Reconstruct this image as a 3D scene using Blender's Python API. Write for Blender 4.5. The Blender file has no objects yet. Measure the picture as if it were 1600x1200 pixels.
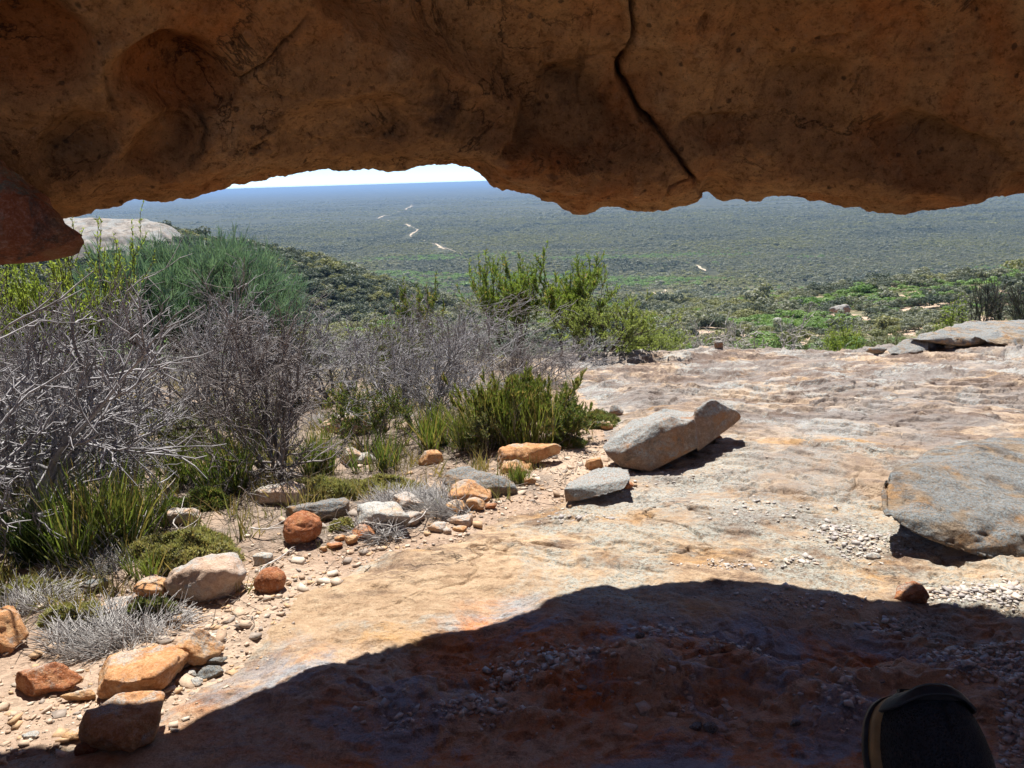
import bpy, bmesh, math
import numpy as np
from mathutils import Matrix, Vector

R = math.radians
scene = bpy.context.scene
COL = scene.collection

# ------------------------------------------------------------------ noise
def _hash(ix, iy, iz, seed):
    h = (ix.astype(np.int64) * 374761393 + iy.astype(np.int64) * 668265263 + iz.astype(np.int64) * 1440662683 + seed * 1013904223) & 0xFFFFFFFF
    h = ((h ^ (h >> 13)) * 1274126177) & 0xFFFFFFFF
    h = ((h ^ (h >> 16)) * 2246822519) & 0xFFFFFFFF
    h = h ^ (h >> 15)
    return (h & 0xFFFFFF) / float(0xFFFFFF)

def vnoise(x, y, z, seed=0):
    x, y, z = np.broadcast_arrays(np.asarray(x, float), np.asarray(y, float), np.asarray(z, float))
    fx, fy, fz = np.floor(x), np.floor(y), np.floor(z)
    u, v, w = x - fx, y - fy, z - fz
    u = u*u*u*(u*(u*6-15)+10); v = v*v*v*(v*(v*6-15)+10); w = w*w*w*(w*(w*6-15)+10)
    ix, iy, iz = fx.astype(np.int64), fy.astype(np.int64), fz.astype(np.int64)
    r = 0
    for dz in (0, 1):
        wz = w if dz else 1-w
        for dy in (0, 1):
            wy = v if dy else 1-v
            a = _hash(ix, iy+dy, iz+dz, seed); b = _hash(ix+1, iy+dy, iz+dz, seed)
            r = r + wz*wy*(a + (b-a)*u)
    return r*2-1

def fbm(x, y, z=0.0, octv=4, seed=0, gain=.5, lac=2.03):
    r = 0; a = 1.0; f = 1.0
    x, y, z = np.asarray(x, float), np.asarray(y, float), np.asarray(z, float)
    for i in range(octv):
        r = r + a*vnoise(x*f+i*17.3, y*f-i*9.1, z*f+i*5.7, seed+i*7)
        a *= gain; f *= lac
    return r

def ridged(x, y, z=0.0, octv=4, seed=0, gain=.5, lac=2.03):
    r = 0; a = 1.0; f = 1.0
    x, y, z = np.asarray(x, float), np.asarray(y, float), np.asarray(z, float)
    for i in range(octv):
        r = r + a*(1-np.abs(vnoise(x*f+i*17.3, y*f-i*9.1, z*f+i*5.7, seed+i*7))*2)
        a *= gain; f *= lac
    return r

def sstep(a, b, x):
    t = np.clip((np.asarray(x, float)-a)/(b-a), 0, 1)
    return t*t*(3-2*t)

def smax(a, b, k):
    h = np.clip(.5+.5*(a-b)/k, 0, 1)
    return b + (a-b)*h + k*h*(1-h)

class Pchip:
    def __init__(s, pts):
        s.x = np.array([p[0] for p in pts], float); s.y = np.array([p[1] for p in pts], float)
        h = np.diff(s.x); d = np.diff(s.y)/h
        m = np.zeros_like(s.x); m[0] = d[0]; m[-1] = d[-1]
        for i in range(1, len(s.x)-1):
            if d[i-1]*d[i] > 0:
                w1 = 2*h[i]+h[i-1]; w2 = h[i]+2*h[i-1]
                m[i] = (w1+w2)/(w1/d[i-1]+w2/d[i])
        s.m = m
    def __call__(s, q):
        q = np.clip(np.asarray(q, float), s.x[0], s.x[-1])
        i = np.clip(np.searchsorted(s.x, q)-1, 0, len(s.x)-2)
        h = s.x[i+1]-s.x[i]; t = (q-s.x[i])/h
        return ((2*t**3-3*t**2+1)*s.y[i] + (t**3-2*t**2+t)*h*s.m[i] + (-2*t**3+3*t**2)*s.y[i+1] + (t**3-t**2)*h*s.m[i+1])

# ------------------------------------------------------------------ camera (origin = eye point)
F = 1232.0
PITCH = math.atan(318/F); ROLL = R(1.76)
fwd = np.array([0, math.cos(PITCH), -math.sin(PITCH)])
up0 = np.array([0, math.sin(PITCH), math.cos(PITCH)])
rt0 = np.array([1.0, 0, 0])
rt = math.cos(ROLL)*rt0 - math.sin(ROLL)*up0
up = math.cos(ROLL)*up0 + math.sin(ROLL)*rt0

def ray(px, py):
    d = fwd*F + rt*(px-800) + up*(600-py)
    return d/np.linalg.norm(d)
def at(px, py, Y):                       # the point on the sight line of a photo pixel at distance Y in front
    d = ray(px, py); return d*(Y/d[1])
def project(P):
    P = np.asarray(P, float)
    c = P@fwd
    return 800+F*(P@rt)/c, 600-F*(P@up)/c

cam = bpy.data.cameras.new('camera'); camo = bpy.data.objects.new('camera', cam); COL.objects.link(camo)
camo.matrix_world = Matrix([[rt[0], up[0], -fwd[0], 0], [rt[1], up[1], -fwd[1], 0], [rt[2], up[2], -fwd[2], 0], [0, 0, 0, 1]])
cam.sensor_width = 36; cam.lens = 36*F/1600; cam.clip_start = .05; cam.clip_end = 120000
scene.camera = camo

# ------------------------------------------------------------------ sun, sky
SUN_EL, SUN_AZ = R(64), R(-9)            # azimuth from +Y towards +X
sunv = np.array([math.sin(SUN_AZ)*math.cos(SUN_EL), math.cos(SUN_AZ)*math.cos(SUN_EL), math.sin(SUN_EL)])
sl = bpy.data.lights.new('sun', 'SUN'); sl.energy = 4.8; sl.angle = R(.53); sl.color = (1, .95, .87)
so = bpy.data.objects.new('sun', sl); COL.objects.link(so)
so.rotation_euler = Vector(-sunv).to_track_quat('-Z', 'Y').to_euler()
W = bpy.data.worlds.new('World'); scene.world = W; W.use_nodes = True
nt = W.node_tree; nt.nodes.clear()
sky = nt.nodes.new('ShaderNodeTexSky'); sky.sky_type = 'NISHITA'; sky.sun_disc = False
sky.sun_elevation = SUN_EL; sky.sun_rotation = SUN_AZ; sky.altitude = 300; sky.air_density = .36; sky.dust_density = 0.0; sky.ozone_density = 2.5
bg = nt.nodes.new('ShaderNodeBackground'); bg.inputs['Strength'].default_value = .098
ow = nt.nodes.new('ShaderNodeOutputWorld')
nt.links.new(sky.outputs[0], bg.inputs[0]); nt.links.new(bg.outputs[0], ow.inputs[0])
scene.view_settings.view_transform = 'Standard'; scene.view_settings.look = 'None'
scene.view_settings.exposure = 1.06; scene.view_settings.gamma = 1
cy = scene.cycles
cy.use_denoising = True; cy.denoiser = 'OPENIMAGEDENOISE'
cy.max_bounces = 6; cy.diffuse_bounces = 4; cy.glossy_bounces = 2; cy.transmission_bounces = 3; cy.volume_bounces = 0
cy.transparent_max_bounces = 8; cy.caustics_reflective = False; cy.caustics_refractive = False
cy.use_adaptive_sampling = True; cy.adaptive_threshold = .015
cy.sample_clamp_indirect = 6

# ------------------------------------------------------------------ object helpers
def put(name, me, mats=(), parent=None, loc=None, kind=None, label=None, cat=None, group=None, smooth=True):
    o = bpy.data.objects.new(name, me); COL.objects.link(o)
    for m in (mats if isinstance(mats, (list, tuple)) else [mats]): me.materials.append(m)
    if loc is not None: o.location = [float(v) for v in loc]
    if parent is not None: o.parent = parent
    for k, v in (('kind', kind), ('label', label), ('category', cat), ('group', group)):
        if v: o[k] = v
    if smooth and len(me.polygons): me.polygons.foreach_set('use_smooth', np.ones(len(me.polygons), bool))
    return o
def empty(name, loc, label=None, cat=None, group=None):
    o = bpy.data.objects.new(name, None); COL.objects.link(o); o.location = [float(v) for v in loc]
    for k, v in (('label', label), ('category', cat), ('group', group)):
        if v: o[k] = v
    return o
def mesh_np(name, V, Fc, mat_idx=None):
    """V (n,3); Fc list of (m,k) index arrays"""
    me = bpy.data.meshes.new(name)
    V = np.asarray(V, np.float32)
    Fc = [np.asarray(f, np.int32) for f in (Fc if isinstance(Fc, list) else [Fc]) if len(f)]
    loops = np.concatenate([f.ravel() for f in Fc]); tot = np.concatenate([np.full(len(f), f.shape[1], np.int32) for f in Fc])
    st = np.concatenate([[0], np.cumsum(tot)[:-1]]).astype(np.int32)
    me.vertices.add(len(V)); me.vertices.foreach_set('co', V.ravel())
    me.loops.add(len(loops)); me.loops.foreach_set('vertex_index', loops)
    me.polygons.add(len(tot)); me.polygons.foreach_set('loop_start', st); me.polygons.foreach_set('loop_total', tot)
    if mat_idx is not None: me.polygons.foreach_set('material_index', np.asarray(mat_idx, np.int32))
    me.update(calc_edges=True); me.validate()
    return me
def grid_faces(nu, nv, wrap=False):
    i = np.arange(nu-1)[:, None]; j = np.arange(nv if wrap else nv-1)[None, :]
    a = i*nv+j; b = i*nv+(j+1) % nv; c = (i+1)*nv+(j+1) % nv; d = (i+1)*nv+j
    return np.stack([a, d, c, b], -1).reshape(-1, 4)
def set_attr(me, name, vals, typ='FLOAT'):
    a = me.attributes.new(name, typ, 'POINT')
    a.data.foreach_set('value' if typ == 'FLOAT' else ('vector' if typ == 'FLOAT_VECTOR' else 'value'), np.asarray(vals, np.float32).ravel() if typ != 'INT' else np.asarray(vals, np.int32))

# ------------------------------------------------------------------ node helpers
class NT:
    def __init__(s, name):
        s.m = bpy.data.materials.new(name); s.m.use_nodes = True; s.t = s.m.node_tree; s.t.nodes.clear()
        s.out = s.t.nodes.new('ShaderNodeOutputMaterial')
    def n(s, typ, **kw):
        nd = s.t.nodes.new('ShaderNode'+typ)
        for k, v in kw.items():
            if k == 'ins':
                for a, b in v.items():
                    if hasattr(b, 'is_linked') or hasattr(b, 'links'): s.t.links.new(b, nd.inputs[a])
                    else: nd.inputs[a].default_value = b
            else: setattr(nd, k, v)
        return nd
    def coord(s, kind='Object'): return s.n('TexCoord').outputs[kind]
    def mapping(s, v, scale=(1, 1, 1), rot=(0, 0, 0), loc=(0, 0, 0)):
        return s.n('Mapping', ins={'Vector': v, 'Scale': scale, 'Rotation': rot, 'Location': loc}).outputs[0]
    def noise(s, v, scale, detail=4, rough=.55, dist=0, out='Fac'):
        return s.n('TexNoise', ins={'Vector': v, 'Scale': scale, 'Detail': detail, 'Roughness': rough, 'Distortion': dist}).outputs[out]
    def voro(s, v, scale, feature='F1', out='Distance', rnd=1.0):
        return s.n('TexVoronoi', feature=feature, ins={'Vector': v, 'Scale': scale, 'Randomness': rnd}).outputs[out]
    def ramp(s, fac, stops, interp='LINEAR'):
        r = s.n('ValToRGB'); cr = r.color_ramp; cr.interpolation = interp
        while len(cr.elements) < len(stops): cr.elements.new(.5)
        for e, (p, c) in zip(cr.elements, stops):
            e.position = p; e.color = (c, c, c, 1) if isinstance(c, (int, float)) else (*c, 1)
        s.t.links.new(fac, r.inputs[0]); return r.outputs[0]
    def mix(s, fac, a, b, mode='MIX'):
        m = s.n('Mix', data_type='RGBA', blend_type=mode)
        for sock, v in ((m.inputs[0], fac), (m.inputs[6], a), (m.inputs[7], b)):
            if hasattr(v, 'is_linked'): s.t.links.new(v, sock)
            else: sock.default_value = v if not isinstance(v, tuple) else (*v[:3], 1)
        return m.outputs[2]
    def math(s, op, a, b=0.0, clamp=False):
        m = s.n('Math', operation=op, use_clamp=clamp)
        for sock, v in zip(m.inputs, (a, b)):
            if hasattr(v, 'is_linked'): s.t.links.new(v, sock)
            else: sock.default_value = v
        return m.outputs[0]
    def rng(s, v, a, b, c=0., d=1.):
        return s.n('MapRange', clamp=True, ins={'Value': v, 'From Min': a, 'From Max': b, 'To Min': c, 'To Max': d}).outputs[0]
    def bump(s, h, strength, dist, normal=None):
        i = {'Height': h, 'Strength': strength, 'Distance': dist}
        if normal is not None: i['Normal'] = normal
        return s.n('Bump', ins=i).outputs[0]
    def attr(s, name, typ='GEOMETRY', out='Fac'): return s.n('Attribute', attribute_name=name, attribute_type=typ).outputs[out]
    def bsdf(s, col, rough=.9, normal=None, spec=.25):
        b = s.n('BsdfPrincipled', ins={'Roughness': rough, 'Specular IOR Level': spec})
        if hasattr(col, 'is_linked'): s.t.links.new(col, b.inputs['Base Color'])
        else: b.inputs['Base Color'].default_value = (*col, 1)
        if normal is not None: s.t.links.new(normal, b.inputs['Normal'])
        return b.outputs[0]
    def done(s, surf=None, vol=None):
        if surf is not None: s.t.links.new(surf, s.out.inputs['Surface'])
        if vol is not None: s.t.links.new(vol, s.out.inputs['Volume'])
        return s.m

# ------------------------------------------------------------------ terrain shape
prof = Pchip([(-300, .4), (-60, 1.2), (-12, 1.0), (-7, .25), (-4, -.62), (.66, -.73), (1.15, -1.16), (1.7, -1.64), (2.15, -1.78), (3.2, -1.85), (6.2, -2.13), (10, -2.58), (13.6, -3.02),  # unseen rise behind the camera, added to bounce warm sunlight into the cave
              (15, -3.4), (18, -4.9), (30, -9.6), (60, -15.5), (100, -20.5), (200, -34), (400, -63), (700, -101), (1000, -109), (1300, -110), (60000, -110)])
def hit0(px, py):
    d = ray(px, py); ys = np.concatenate([np.linspace(.5, 20, 2000), np.geomspace(20, 40000, 3000)])
    z = d[2]/d[1]*ys; s = z - prof(ys)
    i = np.argmax(s < 0); return np.array([d[0]/d[1]*ys[i], ys[i]])
_edge = [(-60, 1195), (60, 1172), (150, 1150), (250, 1092), (340, 1045), (400, 985), (450, 935), (560, 872), (680, 852), (790, 812), (880, 790), (960, 765), (950, 690), (925, 640), (885, 590), (860, 568)]
_ep = np.array([hit0(*e) for e in _edge])
EY = np.concatenate([[1.6], _ep[:, 1], [20]]); EX = np.concatenate([[-3.0], _ep[:, 0], [1.2]])
_o = np.argsort(EY); EY, EX = EY[_o], EX[_o]
def edge_x(y): return np.interp(y, EY, EX)

def slab_mask(x, y):
    d = x - edge_x(y) + .10*fbm(x*2.2, y*2.2, 3.1, 3, 31)
    return d
def ridge_left(x, y):
    # bushy spur that falls from the left towards the plain
    A = np.array([[-330, 120, 3], [-170, 190, -5.0], [-92, 200, -9.2], [-70, 208, -15.0], [-48, 222, -26.0], [-22, 245, -40.0], [10, 285, -54], [60, 350, -75]], float)
    best = np.full(np.shape(x), -1e3)
    for a, b in zip(A[:-1], A[1:]):
        ab = b-a; L2 = ab[0]**2+ab[1]**2
        t = np.clip(((x-a[0])*ab[0]+(y-a[1])*ab[1])/L2, 0, 1)
        d = np.hypot(x-a[0]-t*ab[0], y-a[1]-t*ab[1])
        z = a[2]+t*ab[2] - (np.sqrt(d*d+64)-8)*.40
        best = np.maximum(best, z)
    return best
def ridge_right(x, y):
    A = np.array([[170, 60, -8], [105, 132, -17.5], [90, 170, -24], [85, 225, -36], [80, 330, -57]], float)
    best = np.full(np.shape(x), -1e3)
    for a, b in zip(A[:-1], A[1:]):
        ab = b-a; L2 = ab[0]**2+ab[1]**2
        t = np.clip(((x-a[0])*ab[0]+(y-a[1])*ab[1])/L2, 0, 1)
        d = np.hypot(x-a[0]-t*ab[0], y-a[1]-t*ab[1])
        z = a[2]+t*ab[2] - (np.sqrt(d*d+64)-8)*.26
        best = np.maximum(best, z)
    return best
def ground_base(x, y):
    x = np.asarray(x, float); y = np.asarray(y, float)
    r = np.hypot(x, y)
    yy = np.where(y > 14, np.minimum(r, np.maximum(y, 14) + .30*np.abs(x)), y)
    z = prof(yy)
    far = sstep(20, 90, y)
    z = z + far*(1-sstep(600, 1100, r))*(fbm(x/70, y/70, 0, 3, 5)*3.2 + fbm(x/22, y/22, 0, 2, 9)*.7)
    z = z + sstep(900, 2000, r)*fbm(x/900, y/900, 0, 2, 6)*1.5
    z = np.where(y > 40, smax(z, ridge_left(x, y), 4), z)
    z = np.where(y > 30, smax(z, ridge_right(x, y), 3), z)
    return z
def G(x, y, fine=True):
    """visible ground height"""
    x = np.asarray(x, float); y = np.asarray(y, float)
    z = ground_base(x, y)
    near = 1 - sstep(16, 30, np.hypot(x, y))
    d = slab_mask(x, y); m = sstep(-.05, .12, d)
    # gully left of the slab: lower, gently uneven
    z = z - near*(1-m)*(.05*sstep(.2, 2.0, -d) + .05*sstep(1, 4, -d)) + near*(1-m)*.05*sstep(0,.8,-d)*fbm(x*.9, y*.9, 0, 3, 41)
    # slab: broad swells, weathered trough and exfoliation steps
    q = sstep(1.9, 2.6, y)
    rx, ry = x*math.cos(.42)-y*math.sin(.42), x*math.sin(.42)+y*math.cos(.42)
    sw = .075*fbm(x*.45, y*.32, 0, 2, 51) + .06*fbm(rx*.5, ry*.9, 0, 3, 52)*sstep(5.5, 9, y)
    def terr(q, a=.70, b=.80): return np.floor(q)+sstep(a, b, q-np.floor(q))
    amp = sstep(2.6, 4.2, y)*(1+1.0*sstep(5, 8, y))
    sw = sw + .019*amp*terr(fbm(rx*.55+.3*y, ry*.95, .3, 5, 53, .55)*3.2)
    sw = sw + .007*amp*terr(fbm(rx*1.5, ry*2.3, 1.3, 4, 54, .6)*2.6, .55, .85)
    cr = fbm(rx*.8+3, ry*1.3, 2.2, 5, 56, .55); sw = sw - .035*np.exp(-(cr/.022)**2)*sstep(-.05, .3, fbm(x*.6, y*.6, 4, 2, 59))*amp
    cr = fbm(rx*1.7+9, ry*.9, 5.2, 4, 66, .55); sw = sw - .022*np.exp(-(cr/.016)**2)*sstep(.05, .4, fbm(x*.7, y*.7, 6, 2, 67))*amp
    # the rougher hollowed floor under the roof
    fl = (1-sstep(2.55, 3.2, y + .25*fbm(x*.8, y*.8, 2, 2, 55)))*(.12+.88*sstep(-1.1, -.1, x))
    st2 = terr(fbm(x*1.05+7, y*1.7, .7, 5, 57, .58)*3.0, .62, .78)
    sw = sw + fl*(.030*st2 + .030*fbm(x*2.3, y*2.6, 0, 5, 58, .6) + .018*terr(fbm(x*2.8, y*4.8, .2, 4, 64)*2.3))
    sw = sw - .11*np.exp(-((rx-3.2)/2.5)**2)*np.exp(-((ry-7.0+.15*rx)/.38)**2)
    sw = (sw + .02)*sstep(-.05, .55, d)
    z = z + near*m*sw*q
    if fine:
        z = z + near*(m*(.010*fbm(x*7, y*7, 0, 5, 61, .6) + .006*ridged(rx*2.2, ry*4.5, 0, 3, 62))*q + (1-m)*(.018*fbm(x*5, y*5, 0, 4, 63)))
    return z
def hit(px, py, dz=0.0):
    """first ground point on the sight line of a photo pixel"""
    d = ray(px, py); ys = np.concatenate([np.linspace(1.9, 20, 1800), np.geomspace(20.1, 9000, 900)])
    xs = d[0]/d[1]*ys; s = d[2]/d[1]*ys - G(xs, ys) - dz
    i = int(np.argmax(s < 0)); 
    return np.array([xs[i], ys[i], float(G(xs[i], ys[i]))])
# ------------------------------------------------------------------ materials
def granite(name, base, alt, dark, stain_shade, lichen, lichen_amt=.5, scale=1.0, stain_amt=.35, dark_amt=.4, bump=1.0, streak=None, zone=False, crack=.5, speck=.5, fine=60., top=0.):
    t = NT(name); c = t.coord()
    v = t.mapping(c, scale=(scale,)*3)
    vs = v if streak is None else t.mapping(c, scale=(scale*streak[0], scale*streak[1], scale*streak[0]), rot=(0, 0, streak[2]))
    big = t.noise(vs, 1.3, 8, .68, .5)
    col = t.mix(t.rng(big, .40, .60), base, alt)
    f0 = t.noise(c, fine*.35, 6, .72)
    col = t.mix(t.math('MULTIPLY', t.rng(f0, .48, .62), .55), col, t.mix(1.0, col, (.66, .58, .52), 'MULTIPLY'))
    col = t.mix(t.math('MULTIPLY', t.rng(f0, .46, .34), .45), col, t.mix(.5, col, (.74, .66, .56)))
    st = t.noise(t.mapping(vs, loc=(5.1, 2.2, .7)), 1.7, 8, .68, .6)
    col = t.mix(t.math('MULTIPLY', t.rng(st, .60-.25*stain_amt, .68-.2*stain_amt), .8), col, stain_shade)
    dk = t.noise(t.mapping(vs, loc=(-3.3, 8.2, 1.7)), 1.9, 10, .74, .6)
    dkm = t.rng(dk, .66-.3*dark_amt, .73-.26*dark_amt)
    col = t.mix(t.math('MULTIPLY', dkm, t.rng(f0, .30, .56, .45, .95)), col, dark)
    lz = t.noise(t.mapping(v, loc=(9.3, -4.2, 3.7)), 1.6, 7, .66, .4)
    pa = t.rng(lz, .60-.25*lichen_amt, .68-.25*lichen_amt)
    if top > 0:
        up_ = t.n('SeparateXYZ', ins={0: t.n('NewGeometry').outputs['Normal']}).outputs[2]
        pa = t.math('MULTIPLY', pa, t.rng(t.math('ADD', up_, t.math('MULTIPLY', t.math('SUBTRACT', lz, .5), 1.2)), .15, .45, 1-top, 1.0))
    f1 = t.noise(c, fine, 4, .78); f2 = t.noise(t.mapping(c, loc=(3, 5, 1)), fine*1.5, 4, .78)
    col = t.mix(t.math('MULTIPLY', pa, t.rng(f1, .40, .54, .15, .92)), col, lichen)
    col = t.mix(t.math('MULTIPLY', t.math('ADD', t.math('MULTIPLY', pa, .75), t.math('MULTIPLY', dkm, .3)), t.rng(f2, .52, .62)), col, (.11, .105, .10))
    if zone:
        # the far part of the slab carries more dark crust and grey lichen, the near part is bare ochre rock
        o_ = t.attr('outer'); cr_ = t.rng(t.noise(t.mapping(vs, loc=(1.1, 4.4, 0)), 1.5, 10, .74, .7), .455, .53)
        col = t.mix(t.math('MULTIPLY', t.math('MULTIPLY', cr_, o_), t.rng(f0, .30, .56, .5, .95)), col, (.15, .108, .09))
        ni = t.math('SUBTRACT', 1.0, o_)
        col = t.mix(t.math('MULTIPLY', ni, .55), col, t.mix(1.0, col, (1.08, .95, .74), 'MULTIPLY'))
        gy = t.rng(t.noise(t.mapping(vs, loc=(6.1, 2.4, 0)), .9, 8, .68, .6), .44, .56)
        col = t.mix(t.math('MULTIPLY', t.math('MULTIPLY', gy, o_), t.rng(f0, .30, .6, .25, .55)), col, (.34, .33, .32))
        # rusty and slate-blue weathering of the hollowed floor, tones also lifted to brighten the shaded area
        z = t.attr('sheltered')
        zr = t.noise(t.mapping(c, loc=(1.3, 2.7, 0)), 1.5, 9, .7, .6)
        rust = t.mix(t.rng(zr, .44, .56), (.58, .41, .28), (.62, .235, .085))
        rust = t.mix(t.rng(t.noise(t.mapping(c, loc=(7, 1, 0)), 1.7, 9, .72, .5), .50, .57), rust, (.34, .36, .42))
        rust = t.mix(t.math('MULTIPLY', t.rng(f0, .50, .64), .6), rust, (.12, .075, .06))
        rust = t.mix(t.math('MULTIPLY', t.rng(f0, .46, .34), .5), rust, (.46, .42, .40))
        col = t.mix(z, col, rust)
    g1 = t.noise(c, 150, 3, .75)
    col = t.mix(t.math('MULTIPLY', t.rng(g1, .52, .64), .7*speck), col, t.mix(1.0, col, (.40, .36, .34), 'MULTIPLY'))
    col = t.mix(t.math('MULTIPLY', t.rng(g1, .45, .36), .4*speck), col, t.mix(.6, col, (.74, .68, .60)))
    h = t.math('ADD', t.noise(v, 7, 11, .72), t.math('ADD', t.math('MULTIPLY', f1, .22), t.math('MULTIPLY', g1, .07)))
    if crack > 0:
        wv = t.n('VectorMath', operation='ADD', ins={0: vs, 1: t.n('VectorMath', operation='SCALE', ins={0: t.noise(vs, 2.2, 6, .66, out='Color'), 'Scale': .9}).outputs[0]}).outputs[0]
        ck = t.voro(wv, .85, 'DISTANCE_TO_EDGE')
        cm = t.math('MULTIPLY', t.rng(ck, .008, .0), t.rng(t.noise(v, 1.3, 4), .50, .62))
        col = t.mix(t.math('MULTIPLY', cm, crack), col, (.07, .05, .04))
        h = t.math('SUBTRACT', h, t.math('MULTIPLY', cm, .5*crack))
    nrm = t.bump(h, .9*bump, .05/max(scale, .8)**.75)
    return t.done(t.bsdf(col, .92, nrm, .15))

M = {}
M['slab'] = granite('slab_granite', (.52, .405, .30), (.43, .325, .235), (.165, .115, .09), (.51, .315, .14), (.40, .435, .44), .50, .8, .28, .58, 1.0, (.75, 1.5, R(24)), zone=True, crack=.7, fine=42)
M['grey_rock'] = granite('grey_granite', (.34, .265, .185), (.28, .215, .155), (.115, .10, .088), (.42, .24, .105), (.275, .315, .335), .66, 1.7, .34, .52, 1.5, crack=.2, speck=.7, fine=60, top=.85)
M['boulder_rock'] = granite('boulder_granite', (.31, .205, .14), (.24, .17, .125), (.11, .09, .075), (.33, .16, .065), (.32, .36, .365), .95, 2.6, .3, .42, .9, crack=.15, speck=.6, fine=70, top=.93)
M['orange_rock'] = granite('orange_sandy_rock', (.52, .28, .13), (.46, .22, .095), (.24, .115, .055), (.56, .36, .19), (.45, .41, .36), .2, 5, .35, .35, 1.0, crack=.3, speck=.5, fine=110, top=.6)
M['red_rock'] = granite('rust_red_rock', (.42, .165, .07), (.35, .125, .055), (.19, .07, .04), (.50, .25, .12), (.45, .38, .32), .1, 6, .35, .4, 1.4, crack=.2, speck=.7, fine=120)
M['pink_rock'] = granite('pinkish_rock', (.48, .345, .26), (.52, .39, .30), (.25, .165, .12), (.50, .30, .165), (.42, .43, .42), .45, 4, .3, .4, 1.0, crack=.3, fine=100, top=.5)
M['pale_rock'] = granite('pale_rock', (.47, .39, .315), (.40, .325, .255), (.22, .17, .135), (.50, .34, .19), (.43, .46, .46), .6, 4, .25, .35, 1.0, crack=.3, fine=90, top=.5)
M['dark_red_rock'] = granite('dark_red_rock', (.36, .135, .06), (.29, .10, .05), (.08, .055, .045), (.33, .18, .09), (.19, .21, .16), .15, 3, .4, .45, 1.2, crack=.3, fine=90)

def roof_mat():
    t = NT('cave_roof_rock'); c = t.coord()
    big = t.noise(c, 1.3, 6, .62, .5)
    col = t.mix(t.rng(big, .38, .62), (.66, .37, .155), (.55, .28, .11))
    col = t.mix(t.math('MULTIPLY', t.rng(t.noise(t.mapping(c, loc=(4, 1, 2)), 1.1, 5, .6, .6), .52, .66), .8), col, (.56, .20, .055))
    col = t.mix(t.rng(t.noise(t.mapping(c, loc=(8, 3, 1)), 1.9, 6, .62, .4), .55, .72), col, (.72, .47, .25))
    col = t.mix(t.math('MULTIPLY', t.attr('scoop'), .75), col, (.56, .19, .05))
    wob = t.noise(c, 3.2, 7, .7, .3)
    stain_shade = t.math('MULTIPLY', t.attr('stain_shade'), t.rng(wob, .30, .58))
    col = t.mix(t.math('MULTIPLY', stain_shade, .85), col, (.075, .045, .035))  # dark mineral stains together with shade painted on the mid face
    col = t.mix(t.math('MULTIPLY', t.rng(t.noise(t.mapping(c, loc=(2, 7, 5)), 2.6, 9, .75, .3), .60, .72), .55), col, (.12, .07, .05))
    f3 = t.noise(c, 17, 8, .76); col = t.mix(t.math('MULTIPLY', t.rng(f3, .50, .62), .6), col, t.mix(1.0, col, (.42, .36, .32), 'MULTIPLY')); col = t.mix(t.math('MULTIPLY', t.rng(f3, .46, .36), .45), col, t.mix(1.0, col, (1.45, 1.4, 1.3), 'MULTIPLY'))
    pit = t.voro(c, 26, 'F1', 'Distance'); pc = t.n('SeparateXYZ', ins={0: t.voro(c, 26, 'F1', 'Color')}).outputs[0]
    pm = t.math('MULTIPLY', t.rng(t.math('ADD', pit, t.math('MULTIPLY', t.math('SUBTRACT', f3, .5), .9)), .30, .18), t.math('GREATER_THAN', pc, .94)); col = t.mix(t.math('MULTIPLY', pm, .7), col, (.07, .045, .032))
    vn = t.math('ABSOLUTE', t.math('SUBTRACT', t.noise(t.mapping(c, loc=(3, 3, 8)), 1.7, 7, .62, .6), .5)); vm = t.math('MULTIPLY', t.rng(vn, .008, .0), t.rng(t.noise(c, 1.9, 3), .46, .6)); col = t.mix(t.math('MULTIPLY', vm, .75), col, (.06, .038, .028))
    col = t.mix(t.math('MULTIPLY', t.attr('crack'), .75), col, (.045, .028, .022))
    g1 = t.noise(c, 120, 3, .7); g2 = t.noise(c, 42, 6, .78)
    col = t.mix(t.math('MULTIPLY', t.rng(g2, .54, .64), .75), col, t.mix(1.0, col, (.30, .26, .24), 'MULTIPLY'))
    col = t.mix(t.math('MULTIPLY', t.rng(g1, .52, .66), .35), col, t.mix(1.0, col, (.45, .4, .36), 'MULTIPLY'))
    col = t.mix(t.math('MULTIPLY', t.rng(g2, .42, .30), .3), col, (.58, .42, .28))
    h = t.math('ADD', t.math('ADD', t.noise(c, 7, 11, .74), t.math('MULTIPLY', f3, .4)), t.math('SUBTRACT', t.math('MULTIPLY', g1, .12), t.math('MULTIPLY', t.math('ADD', pm, vm), .35)))
    return t.done(t.bsdf(col, .95, t.bump(h, 1.0, .09), .1))
M['roof'] = roof_mat()

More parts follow.
